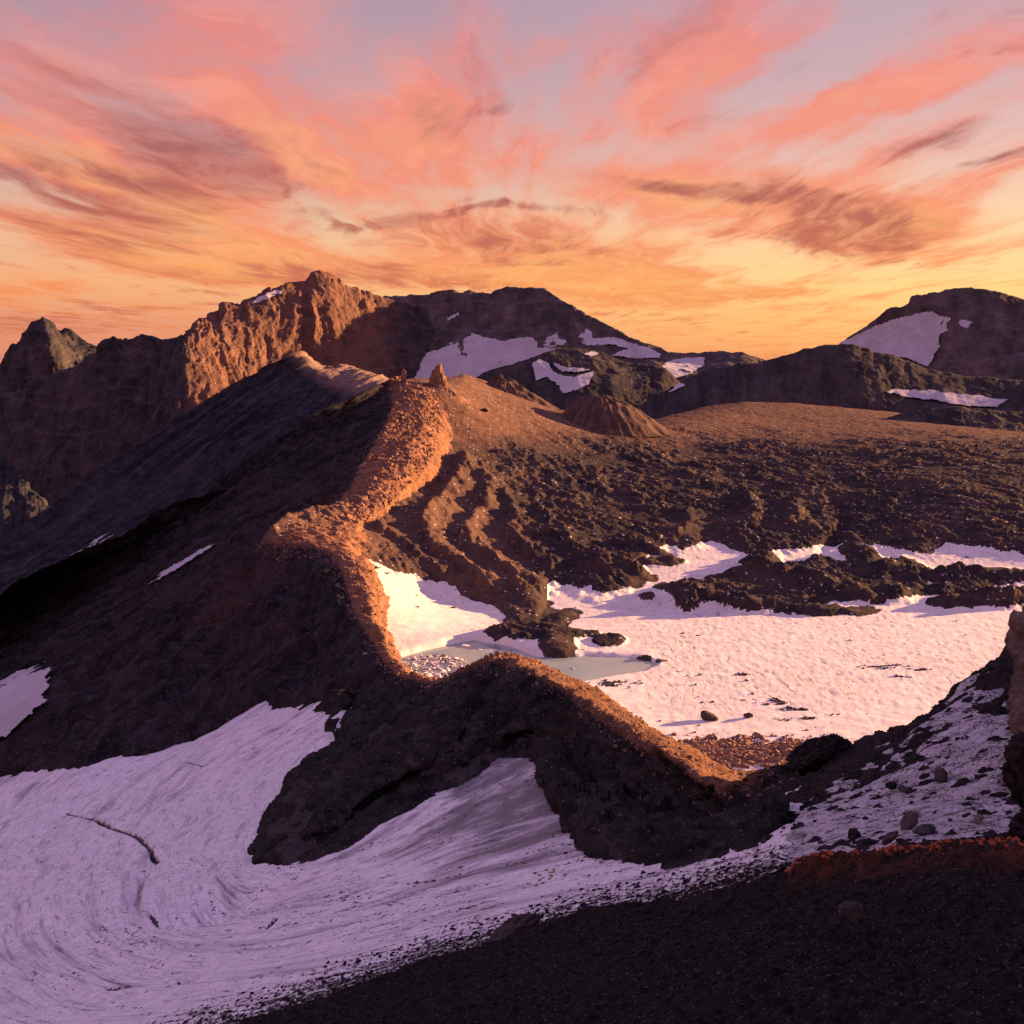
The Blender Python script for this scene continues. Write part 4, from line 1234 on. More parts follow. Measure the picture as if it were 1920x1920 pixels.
# lumps of lava, drawn out obliquely
ca, sa = math.cos(0.5), math.sin(0.5)
rx, ry = bx * ca + by * sa, -bx * sa + by * ca
warp = fbm(bx / 90, by / 90, None, 3, 121) * 18
f1, f2, idv = cells((rx + warp) / 11, (ry + warp) / 21, 5)
lump = (np.clip(1 - f1 * 1.15, 0, 1) ** 0.8) * (0.2 + 1.3 * idv ** 2) + 0.9 * np.clip(f2 - f1, 0, 0.3) * (0.3 + idv)
f1b, f2b, idb = cells((rx - warp) / 4.2, (ry + warp) / 7.5, 6)
lump2 = np.clip(f2b - f1b, 0, 0.35) * 2.2 * (0.2 + 1.2 * idb ** 2)
modu = np.clip(0.85 + 1.3 * fbm(bx / 60, by / 80, None, 3, 145), 0.15, 1.9)
modu2 = np.clip(0.9 + 1.3 * fbm(bx / 40 + 7, by / 60, None, 3, 147), 0.2, 1.9)
ash = 0.30 + 0.70 * sstep(-0.28, 0.12, fbm(bx / 55 + 3, by / 75, None, 4, 143))
rmf = fbm(rx / 22 + warp * 0.06, ry / 40, None, 6, 150, True, 0.62) * modu
flowl = fbm(rx / 6 + warp * 0.1, ry / 42, None, 4, 149, True, 0.6)
rg = fbm(bx / 9, by / 13, None, 4, 131, True, 0.6)
big = fbm(bx / 120, by / 160, None, 3, 141)
zone = np.clip(1.25 * g2(bpx, bpy_, 850, 985, 95, 95) + 1.2 * g2(bpx, bpy_, 930, 1090, 75, 60) + 0.8 * g2(bpx, bpy_, 700, 1010, 60, 40), 0, 1)   # smoother ground with the flow ridges
lowi = np.clip(g2(bpx, bpy_, 1045, 1210, 90, 42) + g2(bpx, bpy_, 1170, 1220, 90, 32), 0, 1)
rough_amt = lav * (1 - 0.82 * smooth_far) * (1 - 0.55 * right_mound) * (1 - 0.6 * zone) * (1 - 0.6 * lowi)
bz = bz0 + lav * 0.9 + rough_amt * ash * (1.9 * lump * modu + 1.5 * lump2 * modu2 + 1.7 * rg + 3.0 * big + 1.7 * flowl + 2.6 * rmf)
bz += lav * smooth_far * (0.7 * fbm(bx / 16, by / 9, None, 4, 151, True) + 2.0 * fbm(bx / 90, by / 60, None, 3, 152))
bz += right_mound * (5 * sstep(1050, 960, bpy_) + 0.8 * fbm(bx / 6, by / 9, None, 3, 161, True))
wn3 = fbm(bx / 7, by / 9, None, 4, 172)
for line, h, wl, wr in LEV:
    d, sd, al = poly_dist(bx + wn * 8 + wn3 * 5, by + wn * 11 + wn3 * 7, line)
    tap = sstep(0, 0.08, al) * sstep(1, 0.72, al) * 0.9 + 0.10
    prof = np.where(sd < 0, np.exp(-(d / wr) ** 1.3), np.exp(-(d / wl) ** 2.4)) if h > 0 else np.exp(-(d / wl) ** 2)
    bz += h * tap * prof * np.clip(0.8 + 1.0 * fbm(bx / 26, by / 26, None, 4, 171), 0.12, 1.7) * np.where(lav > 0.02, 1, sstep(0.9, 0.3, d / wr))
    lav = np.maximum(lav, np.where(np.abs(h) * prof > 0.35 * abs(h), 1, 0) if h > 0 else 0)
lav = blur_grid(blur_grid(lav, 1, 0), 1, 1)
# lake bed
lake_poly = [(740, 1232), (790, 1214), (850, 1197), (892, 1190), (935, 1200), (970, 1210), (1000, 1224), (1040, 1228), (1085, 1226), (1120, 1224), (1180, 1230), (1235, 1240), (1205, 1254), (1160, 1260), (1110, 1270), (1070, 1275), (1000, 1265), (940, 1290), (860, 1300), (780, 1285), (745, 1262)]
lk = np.array([on_basin(x, y) for x, y in lake_poly])
inl = in_poly(bx + wn * 3, by + wn * 4, lk[:, :2]).astype(float)
inl = blur_grid(blur_grid(inl, 4, 0), 4, 1)
LAKE_Z = -150.4
bz = np.where(inl > 0.02, bz * (1 - inl) + np.minimum(bz, LAKE_Z - 2.5) * inl, bz)
for (x, y, sx, sy, h) in [(1045, 1212, 34, 26, 6), (1010, 1190, 60, 16, 3.5), (1155, 1242, 34, 9, 3)]:
    c = on_basin(x, y)
    bz += 0
# snow micro relief: sun cups on the right, drawn out wind ridges
snowm = 1 - lav
cup = np.clip(sstep(1160, 1280, bpx) * sstep(1380, 1250, bpy_) + 0.25, 0, 1)
bz += snowm * cup * 0.30 * fbm(bx / 3.2, by / 4.5, None, 3, 181)
bz += snowm * 0.35 * fbm(bx / 12 + wn, by / 5, None, 3, 191)
# rubble at the foot of the near ridge, and dark melt lines
dirty = np.zeros(bx.shape)
for (x, y, sx, sy) in [(1650, 1251, 62, 6), (1725, 1256, 30, 5), (1690, 1271, 24, 3), (1450, 1318, 34, 7), (1485, 1330, 42, 5), (1470, 1348, 34, 5), (1510, 1348, 22, 3), (1515, 1368, 24, 4), (1545, 1382, 22, 4), (1385, 1265, 34, 3), (1560, 1342, 20, 2.5), (1330, 1318, 14, 2), (1225, 1352, 30, 2.5), (1150, 1282, 60, 7), (1230, 1240, 25, 4), (850, 1140, 8, 2.5), (905, 1105, 14, 2.5), (782, 1138, 10, 2), (700, 1056, 50, 2.5), (730, 1066, 60, 2.0), (760, 1076, 60, 2.0)]:
    dirty = np.maximum(dirty, 1.3 - 0.9 * (((bpx - x) / sx) ** 2 + ((bpy_ - y) / sy) ** 2))
d, sd, al = poly_dist(bx, by, world_line([(1395, 1265), (1420, 1330), (1430, 1350), (1445, 1365)]))
dirty = np.maximum(dirty, 1.1 - d / 0.9)
d, sd, al = poly_dist(bx, by, world_line([(1240, 1225), (1290, 1270), (1315, 1320)]))
dirty = np.maximum(dirty, 0.75 - d / 1.0)
dirty = np.clip(dirty * 1.2 - 0.95 + 2.6 * fbm(bx / 8, by / 4.0, None, 5, 195), 0, 1)
bP = np.stack([bx, by, bz], -1)
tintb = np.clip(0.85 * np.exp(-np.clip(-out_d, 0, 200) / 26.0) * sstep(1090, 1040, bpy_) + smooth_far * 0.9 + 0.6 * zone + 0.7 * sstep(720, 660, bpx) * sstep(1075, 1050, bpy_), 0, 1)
flat_snow = (lav < 0.45)
lavq = lav >= 0.45
keep_l = lavq | np.roll(lavq, 1, 0) | np.roll(lavq, -1, 0) | np.roll(lavq, 1, 1) | np.roll(lavq, -1, 1)
att = {'tint': tintb, 'pit': np.clip(cup, 0, 1), 'dark': dirty, 'flow': np.stack([bx, by, 0 * bx], -1)}
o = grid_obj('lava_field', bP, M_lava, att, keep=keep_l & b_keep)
tag(o, 'rough brown lava field with curved flow ridges filling the crater', 'lava field', 'structure')
keep_s = flat_snow | np.roll(flat_snow, 1, 0) | np.roll(flat_snow, -1, 0) | np.roll(flat_snow, 1, 1) | np.roll(flat_snow, -1, 1)
# the snow laps a little up onto the lava edge
sP = bP.copy()
sP[..., 2] = np.where(lavq, bz - 0.25, bz)
o = grid_obj('snowfield', sP, M_snow, att, keep=keep_s & b_keep)
tag(o, 'sunlit pink snowfield on the crater floor', 'snowfield', 'structure')
LBAS = {'P': bP}

# lake
cxy = lk[:, :2].mean(0)
ring = cxy + (lk[:, :2] - cxy) * 1.15
V = np.concatenate([[[*cxy, LAKE_Z]], np.c_[ring, np.full(len(ring), LAKE_Z)]])
Q = np.array([(0, 1 + i, 1 + (i + 1) % len(ring)) for i in range(len(ring))])
if np.cross(V[Q[0, 1]] - V[0], V[Q[0, 2]] - V[0])[2] < 0:
    Q = Q[:, ::-1]
tag(mesh_obj('lake', V, Q, M_water), 'pale turquoise meltwater lake at the edge of the snowfield', 'lake', 'structure')


# ================================================================== CONES, PINNACLE
def mound(name, px, py, Y, rx, ry, h, mat, label, cat_, seed, gul, ex=1.3, skew=0.0, n=(220, 70), crag=0.0):
    """a hill on its own base ellipse, gullied downhill"""
    c = unproj(px, py, Y)
    th = np.linspace(0, 2 * math.pi, n[0])
    r = np.linspace(0, 1, n[1])
    T, Rr = np.meshgrid(th, r, indexing='ij')
    w = fbm(np.cos(T) * 1.5, np.sin(T) * 1.5, Rr * 2, 3, seed)
    rr = Rr * (1 + 0.12 * fbm(np.cos(T) * 2, np.sin(T) * 2, None, 3, seed + 5))
    x = rx * rr * np.cos(T) + skew * Rr ** 1.5 * np.where(np.cos(T) > 0, 1, 0) * np.cos(T)
    y = ry * rr * np.sin(T)
    z = h * (1 - Rr ** ex) - 0.12 * h
    g = fbm(np.cos(T) * gul + w * 1.1, np.sin(T) * gul + w * 0.7, Rr * 0.8, 4, seed + 9, True)
    z += h * 0.07 * g * np.clip(Rr * 2.5, 0, 1) * (1 - Rr * 0.5)
    z += h * 0.05 * fbm(x / h * 2.0, y / h * 2.0, None, 5, seed + 15, True)
    if crag:
        z += crag * h * fbm(x / h * 3.0, y / h * 3.0, None, 5, seed + 25, True) * (1 - Rr)
    P = np.stack([c[0] + x, c[1] + y, c[2] + z], -1)
    o = grid_obj(name, P, mat, {'flow': np.stack([T * rx, Rr * rx, 0 * T], -1)})
    return tag(o, label, cat_, 'structure')


mound('hill', 938, 762, 1400, 62, 55, 44, M_cone, 'small dark cone with a sunlit right edge behind the rim pinnacle', 'hill', 201, 3.0, 1.0, 14, crag=0.12)
mound('hill', 1120, 806, 1300, 62, 70, 46, M_cone, 'rounded brown cone with gullied sunlit slope in front of the inner hill', 'hill', 221, 5.0, 1.7, 26)


def rock_mesh(sx, sy, sz, seed, n=26, rough=0.10, flat=0.35, power=2.6, freq=1.7):
    """angular boulder: a rounded block cut by a few random planes and roughened"""
    r = np.random.default_rng(seed)
    u = np.linspace(0, math.pi, n)
    v = np.linspace(0, 2 * math.pi, 2 * n, endpoint=False)
    U_, V_ = np.meshgrid(u, v, indexing='ij')
    d = np.stack([np.sin(U_) * np.cos(V_), np.sin(U_) * np.sin(V_), np.cos(U_)], -1)
    rad = 1 / (np.abs(d) ** power).sum(-1) ** (1 / power)
    for _ in range(16):
        pn = r.normal(size=3)
        pn /= np.linalg.norm(pn)
        dist = r.uniform(0.5, 0.95)
        c = d @ pn
        rad = np.where(c > 0.05, np.minimum(rad, dist / np.maximum(c, 0.05)), rad)
    P = d * rad[..., None]
    ph = r.uniform(-50, 50, 3)
    P = P * (1 + rough * fbm(P[..., 0] * freq + ph[0], P[..., 1] * freq + ph[1], P[..., 2] * freq + ph[2], 5, int(seed) % 900, True, 0.5))[..., None]
    P = P * np.array([sx, sy, sz])
    idx = np.arange(n * 2 * n).reshape(n, 2 * n)
    nx = np.roll(idx, -1, 1)
    q = np.stack([idx[:-1], idx[1:], nx[1:], nx[:-1]], -1).reshape(-1, 4)
    return P.reshape(-1, 3), q


def rot_m(rx, ry, rz):
    cx_, sx_ = math.cos(rx), math.sin(rx)
    cy_, sy_ = math.cos(ry), math.sin(ry)
    cz_, sz_ = math.cos(rz), math.sin(rz)
    A = np.array([[1, 0, 0], [0, cx_, -sx_], [0, sx_, cx_]])
    B = np.array([[cy_, 0, sy_], [0, 1, 0], [-sy_, 0, cy_]])
    D = np.array([[cz_, -sz_, 0], [sz_, cz_, 0], [0, 0, 1]])
    return D @ B @ A


def boulder(name, p, size, rot, seed, mat, label, cat_='boulder', group=None, rough=0.10, n=26, sink=0.3, power=2.6, freq=1.7):
    V, q = rock_mesh(*size, seed, n, rough, power=power, freq=freq)
    V = V @ rot_m(*rot).T
    zmin = V[:, 2].min()
    V[:, 2] -= zmin + sink * (V[:, 2].max() - zmin) * 0.5
    o = mesh_obj(name, V, q, mat, smooth=n > 40)
    o.location = p
    return tag(o, label, cat_, None, group)


# pinnacle on the far rim, with its skirt of scree
mound('rock_pinnacle', 826, 752, 1128, 26, 26, 22, M_pebble, 'sunlit rock spire standing on the far end of the crater rim', 'rock spire', 241, 4.0, 0.9, 6, (180, 60), crag=0.2)
tag(bpy.data.objects['rock_pinnacle'], 'sunlit rock spire standing on the far end of the crater rim', 'rock spire', 'structure')
pc = unproj(825, 728, 1130)
V, q = rock_mesh(10.5, 9, 27, 251, 60, 0.26, power=4, freq=2.6)
V *= (1 - 0.42 * np.clip(V[:, 2:3] / 26, 0, 1)) * np.array([1, 1, 0]) + np.array([0, 0, 1])
o = mesh_obj('pinnacle_tower', V, q, M_pebble)
o.location = pc
o.parent = bpy.data.objects['rock_pinnacle']
boulder('boulder', unproj(757, 716, 1118), (3.2, 3, 7.5), (0, 0.1, 0.3), 253, M_pebble, 'small pointed rock on the rim left of the sunlit spire', rough=0.3)
boulder('boulder', unproj(906, 772, 1133), (5, 4, 3), (0, 0.1, 0.3), 254, M_stone_dark, 'dark boulder on the smooth sunlit slope right of the spire')

# ================================================================== GLACIER
gx, gy = fan(-0.53, 0.28, 490, 122, 530, 475)
gz0 = GLAC(gx, gy)
gpx, gpy = proj(np.stack([gx, gy, gz0], -1))
flow_lines = [
    (0, [(655, 1360), (510, 1500), (478, 1580), (495, 1618), (620, 1592), (730, 1525), (870, 1455), (970, 1388)]),
    (1, [(645, 1332), (490, 1430), (405, 1530), (372, 1630), (430, 1700), (560, 1700), (800, 1620), (1000, 1560), (1100, 1530)]),
    (2, [(560, 1310), (400, 1400), (270, 1520), (220, 1650), (280, 1765), (500, 1775), (800, 1700), (1200, 1615), (1480, 1525)]),
    (3, [(300, 1400), (150, 1490), (60, 1600), (60, 1750), (150, 1830), (400, 1850), (700, 1800), (1000, 1720), (1300, 1662), (1490, 1610)]),
    (4, [(0, 1490), (-100, 1600), (-120, 1750), (0, 1890), (300, 1915), (600, 1868), (900, 1790), (1300, 1700), (1500, 1640)])]
fx, fpsi, fphi = [], [], []
for k, l in flow_lines:
    w = np.stack([on_glacier(x, y)[:2] for x, y in l])
    cum = np.concatenate([[0], np.cumsum(np.linalg.norm(np.diff(w, axis=0), axis=1))])
    fx.append(w)
    fpsi += [k] * len(l)
    fphi += list(np.linspace(0, 8, len(l)) if False else cum / cum[-1] * 8)
fx = np.concatenate(fx)
psi = TPS(fx, fpsi, 2e-3)(gx, gy)
phi = TPS(fx, fphi, 2e-3)(gx, gy)
flow = np.stack([psi, phi, 0 * psi], -1)
dirt = np.clip(0.45 * sstep(0.0, 0.5, fbm(psi * 1.6, phi * 0.5, None, 4, 308)) + 1.9 * g2(gpx, gpy, 985, 1485, 150, 95) + 0.55 * g2(gpx, gpy, 780, 1580, 170, 60) + 0.5 * g2(gpx, gpy, 540, 1370, 110, 16) + 0.4 * g2(gpx, gpy, 420, 1420, 90, 18) + 0.5 * g2(gpx, gpy, 430, 1690, 50, 45)  # real dirt, plus broad soft shading painted in through the same mask
               + 0.25 * g2(gpx, gpy, 560, 1600, 100, 40) + 0.4 * g2(gpx, gpy, 190, 1840, 70, 14) + 0.3 * g2(gpx, gpy, 640, 1780, 300, 40), 0, 1)
lower = np.interp(gpx, [0, 300, 500, 800, 950, 1100, 1300, 1480, 1600], [2100, 1960, 1900, 1800, 1765, 1710, 1680, 1640, 1500])
darkm = np.clip(sstep(-80, 12, gpy - lower) * 1.25 + 0.4 * g2(gpx, gpy, 1150, 1600, 170, 40) + 0.28 * g2(gpx, gpy, 1400, 1610, 120, 50) + 0.32 * g2(gpx, gpy, 260, 1760, 120, 40) + 0.3 * g2(gpx, gpy, 700, 1700, 300, 50) + 0.8 * g2(gpx, gpy, 1180, 1570, 60, 25), 0, 1.5)
gz = gz0.copy()
gz += 0.28 * fbm(psi * 9, phi * 1.6, None, 4, 301) + 0.35 * fbm(gx / 14, gy / 14, None, 4, 302)
gz += 0.75 * fbm(psi * 2.2, phi * 0.35, None, 3, 303)
bowl = np.stack([on_glacier(x, y)[:2] for x, y in [(430, 1690)]])[0]
gz -= 5.0 * np.exp(-(((gx - bowl[0]) / 14) ** 2 + ((gy - bowl[1]) / 12) ** 2))


crev_shade = np.zeros(gx.shape)


def crev(l, w, dep):
    global gz, crev_shade
    w, dep = w * 1.7, dep * 0.55
    wl = np.stack([on_glacier(x, y)[:2] for x, y in l])
    d, sd, al = poly_dist(gx, gy, wl)
    d = d + 0.25 * w * fbm(gx / 4, gy / 4, None, 3, 305)
    ww = w * (0.35 + 0.65 * np.sin(np.clip(al, 0.02, 0.98) * math.pi))
    k = sstep(1.15, 0.1, d / ww)
    gz = gz - dep * k
    crev_shade = np.maximum(crev_shade, np.clip(4.5 * k - 1.6, 0, 2.4))  # blackens the cracks, painting in the shade of their depth


for l, w, dep in [([(122, 1523), (150, 1530), (180, 1536), (216, 1553), (258, 1568), (280, 1590), (296, 1618)], 0.75, 2.2), ([(172, 1532), (190, 1540), (216, 1554)], 0.9, 3), ([(284, 1600), (296, 1618)], 1.0, 3),
                  ([(330, 1845), (360, 1836), (385, 1830)], 0.9, 2.5), ([(200, 1855), (248, 1850)], 0.7, 2.0), ([(755, 1660), (800, 1652), (870, 1638)], 0.8, 2.5), ([(500, 1742), (518, 1722)], 0.6, 2),
                  ([(345, 1428), (382, 1438)], 0.35, 1.0), ([(975, 1703), (1000, 1690)], 0.5, 1.5), ([(1070, 1664), (1112, 1650)], 0.6, 2), ([(660, 1686), (690, 1672)], 0.4, 1.5), ([(280, 1710), (298, 1728)], 0.4, 1)]:
    crev(l, w, dep)
# the long fold under the crevasse: the far lip stands above the near one
fold = np.stack([on_glacier(x, y)[:2] for x, y in [(296, 1618), (272, 1645), (258, 1680), (264, 1710), (272, 1728)]])
d, sd, al = poly_dist(gx, gy, fold)
gz -= 2.2 * sstep(5.0, 0.0, d) * sstep(-0.2, 0.9, sd) * np.sin(np.clip(al, 0.0, 1.0) * math.pi) ** 0.5
dirt = np.clip(dirt + 0.9 * sstep(2.2, 0.2, d) * np.sin(np.clip(al, 0.0, 1) * math.pi), 0, 1)  # soft shade of the fold, painted in through the dirt mask
cd_, cs_, ca2 = poly_dist(gx, gy, crest_pl)
_d, _s, _a = poly_dist(np.array([cm_[0]]), np.array([cm_[1]]), crest_pl)
g_in = np.where(cs_ == _s[0], cd_, -cd_)      # + towards the crater
gz -= 0.6 * np.clip(g_in + 30, 0, 60) * (gpy < 1420)
g_up = np.interp(gpx, [940, 968, 1000, 1030, 1060, 1090, 1150, 1240, 1330, 1410, 1475, 1500, 1600], [1300, 1374, 1398, 1424, 1486, 1544, 1572, 1586, 1580, 1556, 1518, 1505, 1470])
g_ab = np.clip(g_up - gpy + 6 * fbm(gx / 5, gy / 5, None, 4, 306), 0, 200) * sstep(940, 975, gpx)
gz -= 0.05 * g_ab * (gy / 200)
und = in_poly(gpx, gpy, [(640, 1400), (590, 1450), (520, 1530), (505, 1590), (560, 1585), (640, 1560), (730, 1505), (860, 1435), (960, 1372), (900, 1300), (760, 1320)]).astype(float)
gz -= 9 * blur_grid(blur_grid(und, 6, 0), 6, 1)
g_rt = gpx - 1485 - 22 * fbm(gx / 7, gy / 7, None, 4, 307) + (gpy - 1520) * 0.25
gz -= 0.05 * np.clip(g_rt, 0, 200)
gP = np.stack([gx, gy, gz], -1)
o = grid_obj('glacier', gP, M_glacier, keep=(g_in < -6) & (g_ab < 60) & (g_rt < 14), attrs={'flow': flow, 'dirt': dirt, 'dark': np.maximum(darkm, crev_shade)})
tag(o, 'shaded mauve glacier with swirling streaks and dark crevasses', 'glacier', 'structure')

# ================================================================== RIGHT SLOPE, CLIFF, FOREGROUND SCREE
SLOPE = surf_from([(1480, 1520, 178), (1440, 1600, 150), (1560, 1425, 212), (1620, 1395, 215), (1700, 1362, 214), (1780, 1300, 212), (1870, 1238, 208), (1700, 1500, 158), (1900, 1400, 165), (1800, 1450, 162), (1600, 1540, 152), (1900, 1600, 104), (1700, 1610, 112), (1520, 1640, 122), (1920, 1500, 140), (2050, 1300, 200), (2100, 1550, 120)], 1e-4)
sx_, sy_ = fan(0.20, 0.75, 340, 98, 232, 260)
sz0 = SLOPE(sx_, sy_)
spx, spy = proj(np.stack([sx_, sy_, sz0], -1))
sky_y = np.interp(spx, [1480, 1560, 1590, 1606, 1640, 1700, 1740, 1760, 1790, 1800, 1840, 1870, 1900, 2100], [1470, 1424, 1408, 1392, 1380, 1366, 1345, 1322, 1290, 1268, 1250, 1236, 1230, 1210])
srough = fbm(sx_ / 6, sy_ / 8, None, 5, 401, True, 0.55)
f1, f2, idv = cells(sx_ / 2.3, sy_ / 2.6, 41)
stones = np.clip(0.75 - f1 * 1.25, 0, 1) * sstep(0.45, 0.8, idv)
sz = sz0 + 0.8 * srough + 1.1 * stones + 1.4 * fbm(sx_ / 22, sy_ / 22, None, 3, 403)
over = np.clip((sky_y - spy) / 6, 0, 60)
sz -= 2.2 * over
s_lf = np.clip(1478 - spx - (spy - 1520) * 0.25 + 20 * fbm(sx_ / 6, sy_ / 6, None, 4, 404), 0, 400)
s_lf = s_lf + 2.0 * np.clip(spy - 1622, 0, 100)
sz -= 0.05 * s_lf
sz[-3:, :] -= np.array([30.0, 70.0, 120.0])[:, None]
o = grid_obj('hillside', np.stack([sx_, sy_, sz], -1), M_slope, keep=(over < 40) & (s_lf < 90))
tag(o, 'stony dark hillside dusted with snow at the right', 'hillside', 'structure')
# snow lying between the stones: a smoother sheet that the stones break through
snow_amt = np.clip(0.95 * g2(spx, spy, 1830, 1400, 150, 110) + 0.8 * g2(spx, spy, 1640, 1540, 140, 60) + 0.75 * g2(spx, spy, 1800, 1540, 160, 60) + 0.8 * g2(spx, spy, 1500, 1575, 90, 60) - 0.5 * sstep(1560, 1480, spx) * sstep(1540, 1480, spy), 0, 1)
ssn = sz0 - 0.05 * s_lf + 1.2 * fbm(sx_ / 22, sy_ / 22, None, 3, 403) - 0.15 + 1.0 * snow_amt + 0.55 * fbm(sx_ / 5 + sy_ / 9, sy_ / 16 - sx_ / 20, None, 5, 405)
edge = sstep(2, 14, spy - sky_y)
ssn = ssn - (1 - edge) * 2.5
o = grid_obj('snow_cover', np.stack([sx_, sy_, ssn], -1), M_dust, keep=(over < 1) & (s_lf < 60) & (ssn > sz - 0.6))
tag(o, 'broken snow cover between the stones of the right hillside', 'snow cover', 'structure')

# cliff at the right edge
LK = mountain('cliff', [
    R((1904, 1300, 158), (1908, 1340, 156), (1914, 1400, 152)),
    R((1910, 1190, 158), (1916, 1280, 155), (1929, 1420, 150)),
    R((1929, 1158, 156), (1934, 1290, 152), (1949, 1480, 142)),
    R((1959, 1120, 154), (1964, 1290, 149), (1974, 1560, 134)),
    R((2000, 1000, 152), (2000, 1250, 146), (2000, 1640, 124)),
    R((2120, 840, 152), (2110, 1250, 144), (2100, 1720, 112)),
    R((2320, 740, 152), (2300, 1250, 140), (2250, 1800, 100)),
    R((2700, 660, 150), (2700, 1250, 136), (2600, 1850, 95))], 220, [150], None, M_cliff, 'pale brown cliff face cut by the right edge', 'cliff', d_rocky(2.6, 9, 0.9, 4, 4, 411), smooth=(2, 1), backlen=3.0)

mound('hill', 2270, 1480, 205, 52, 55, 100, M_slope, 'unseen hill added beyond the right edge to shade the glacier', 'hill', 431, 3.0, 1.2, 10)  # unseen mound put here to keep the sun off the glacier

mound('hill', 3050, 1480, 112, 48, 60, 74, M_slope, 'unseen crag added beyond the right edge to shade the foreground', 'hill', 437, 3.0, 1.2, 10)  # second unseen mound, added to keep the sun off the scree
SCREE = surf_from([(300, 1990, 128), (480, 1908, 140), (600, 1872, 140), (800, 1802, 140), (950, 1762, 138), (1100, 1710, 134), (1300, 1684, 122), (1480, 1645, 112), (1500, 1618, 112), (1700, 1604, 104), (1920, 1596, 94), (1900, 1700, 82), (1900, 1900, 62), (1500, 1900, 72), (1500, 1750, 90), (1000, 1900, 98), (1200, 1800, 105), (700, 1920, 120), (1900, 2100, 50), (1000, 2100, 76), (300, 2150, 100), (2200, 1600, 90), (2200, 1900, 60)], 1e-4)
cx_, cy_ = fan(-0.44, 0.90, 600, 44, 150, 270)
cz0 = SCREE(cx_, cy_)
cpx, cpy = proj(np.stack([cx_, cy_, cz0], -1))
ctop = np.interp(cpx, [0, 300, 480, 600, 800, 950, 1100, 1300, 1480, 1500, 1600, 1700, 1800, 1920, 2300], [2100, 1990, 1908, 1872, 1802, 1762, 1706, 1684, 1640, 1618, 1612, 1604, 1598, 1594, 1590])
f1, f2, idv = cells(cx_ / 0.85, cy_ / 1.0, 51)
cz = cz0 + 0.45 * np.clip(0.8 - f1, 0, 1) * idv + 0.55 * fbm(cx_ / 3.0, cy_ / 3.6, None, 5, 421, True, 0.6) + 0.9 * fbm(cx_ / 16, cy_ / 16, None, 3, 422)
past = np.clip(ctop - cpy, 0, 80)
cz -= 0.16 * past + 0.004 * past ** 2
# the raised red crest at right
cr = sstep(1440, 1520, cpx) * np.exp(-((cpy - ctop - 8) / 16) ** 2)
cz += cr * (0.9 + 0.5 * fbm(cx_ / 2.2, cy_ / 2.2, None, 3, 424))
ctint = np.clip(sstep(1450, 1540, cpx) * sstep(2500, 2200, cpx) * np.exp(-(np.maximum(cpy - ctop - 14, 0) / 26) ** 2), 0, 1) * sstep(-0.35, 0.3, fbm(cx_ / 4, cy_ / 3, None, 4, 423))
o = grid_obj('scree', np.stack([cx_, cy_, cz], -1), M_scree, {'tint': ctint}, keep=past < 70)
tag(o, 'black gravelly scree slope across the bottom right with a rusty red crest', 'scree slope', 'structure')


# ================================================================== LOOSE STONES
def stone_field(name, pos, size, mat, label, cat_, seed, flat=0.7):
    """many small angular stones joined into one object"""
    r = np.random.default_rng(seed)
    n = len(pos)
    ico = np.array([(0, 0, 1), (.894, 0, .447), (.276, .851, .447), (-.724, .526, .447), (-.724, -.526, .447), (.276, -.851, .447), (.724, .526, -.447), (-.276, .851, -.447), (-.894, 0, -.447), (-.276, -.851, -.447), (.724, -.526, -.447), (0, 0, -1)])
    tri = np.array([(0, 1, 2), (0, 2, 3), (0, 3, 4), (0, 4, 5), (0, 5, 1), (1, 6, 2), (2, 7, 3), (3, 8, 4), (4, 9, 5), (5, 10, 1), (6, 7, 2), (7, 8, 3), (8, 9, 4), (9, 10, 5), (10, 6, 1)])
    V = ico[None] * r.uniform(0.6, 1.25, (n, 12, 1)) * r.uniform(0.6, 1.3, (n, 1, 3)) * np.array([1, 1, flat])
    a = r.uniform(0, 6.28, n)
    t = r.uniform(-0.7, 0.7, n)
    ca_, sa_, ct, st = np.cos(a)[:, None], np.sin(a)[:, None], np.cos(t)[:, None], np.sin(t)[:, None]
    x, y, z = V[..., 0], V[..., 1], V[..., 2]
    y, z = y * ct - z * st, y * st + z * ct
    x, y = x * ca_ - y * sa_, x * sa_ + y * ca_
    V = np.stack([x, y, z], -1) * size[:, None, None] + pos[:, None]
    T = (tri[None] + 12 * np.arange(n)[:, None, None]).reshape(-1, 3)
    o = mesh_obj(name, V.reshape(-1, 3), T, mat, smooth=False)
    return tag(o, label, cat_, 'stuff')


def pick(P, w, n, r):
    """random grid points with probability w (jittered)"""
    w = w.ravel().astype(float)
    i = r.choice(len(w), n, p=w / w.sum())
    nu, nv = P.shape[:2]
    iu, iv = np.minimum(i // nv, nu - 2), np.minimum(i % nv, nv - 2)
    fu, fv = r.uniform(0, 1, (n, 1)), r.uniform(0, 1, (n, 1))
    return (P[iu, iv] * (1 - fu) * (1 - fv) + P[iu + 1, iv] * fu * (1 - fv) + P[iu, iv + 1] * (1 - fu) * fv + P[iu + 1, iv + 1] * fu * fv)


def area_w(P):
    a = np.linalg.norm(np.cross(np.gradient(P, axis=0), np.gradient(P, axis=1)), axis=-1)
    return a


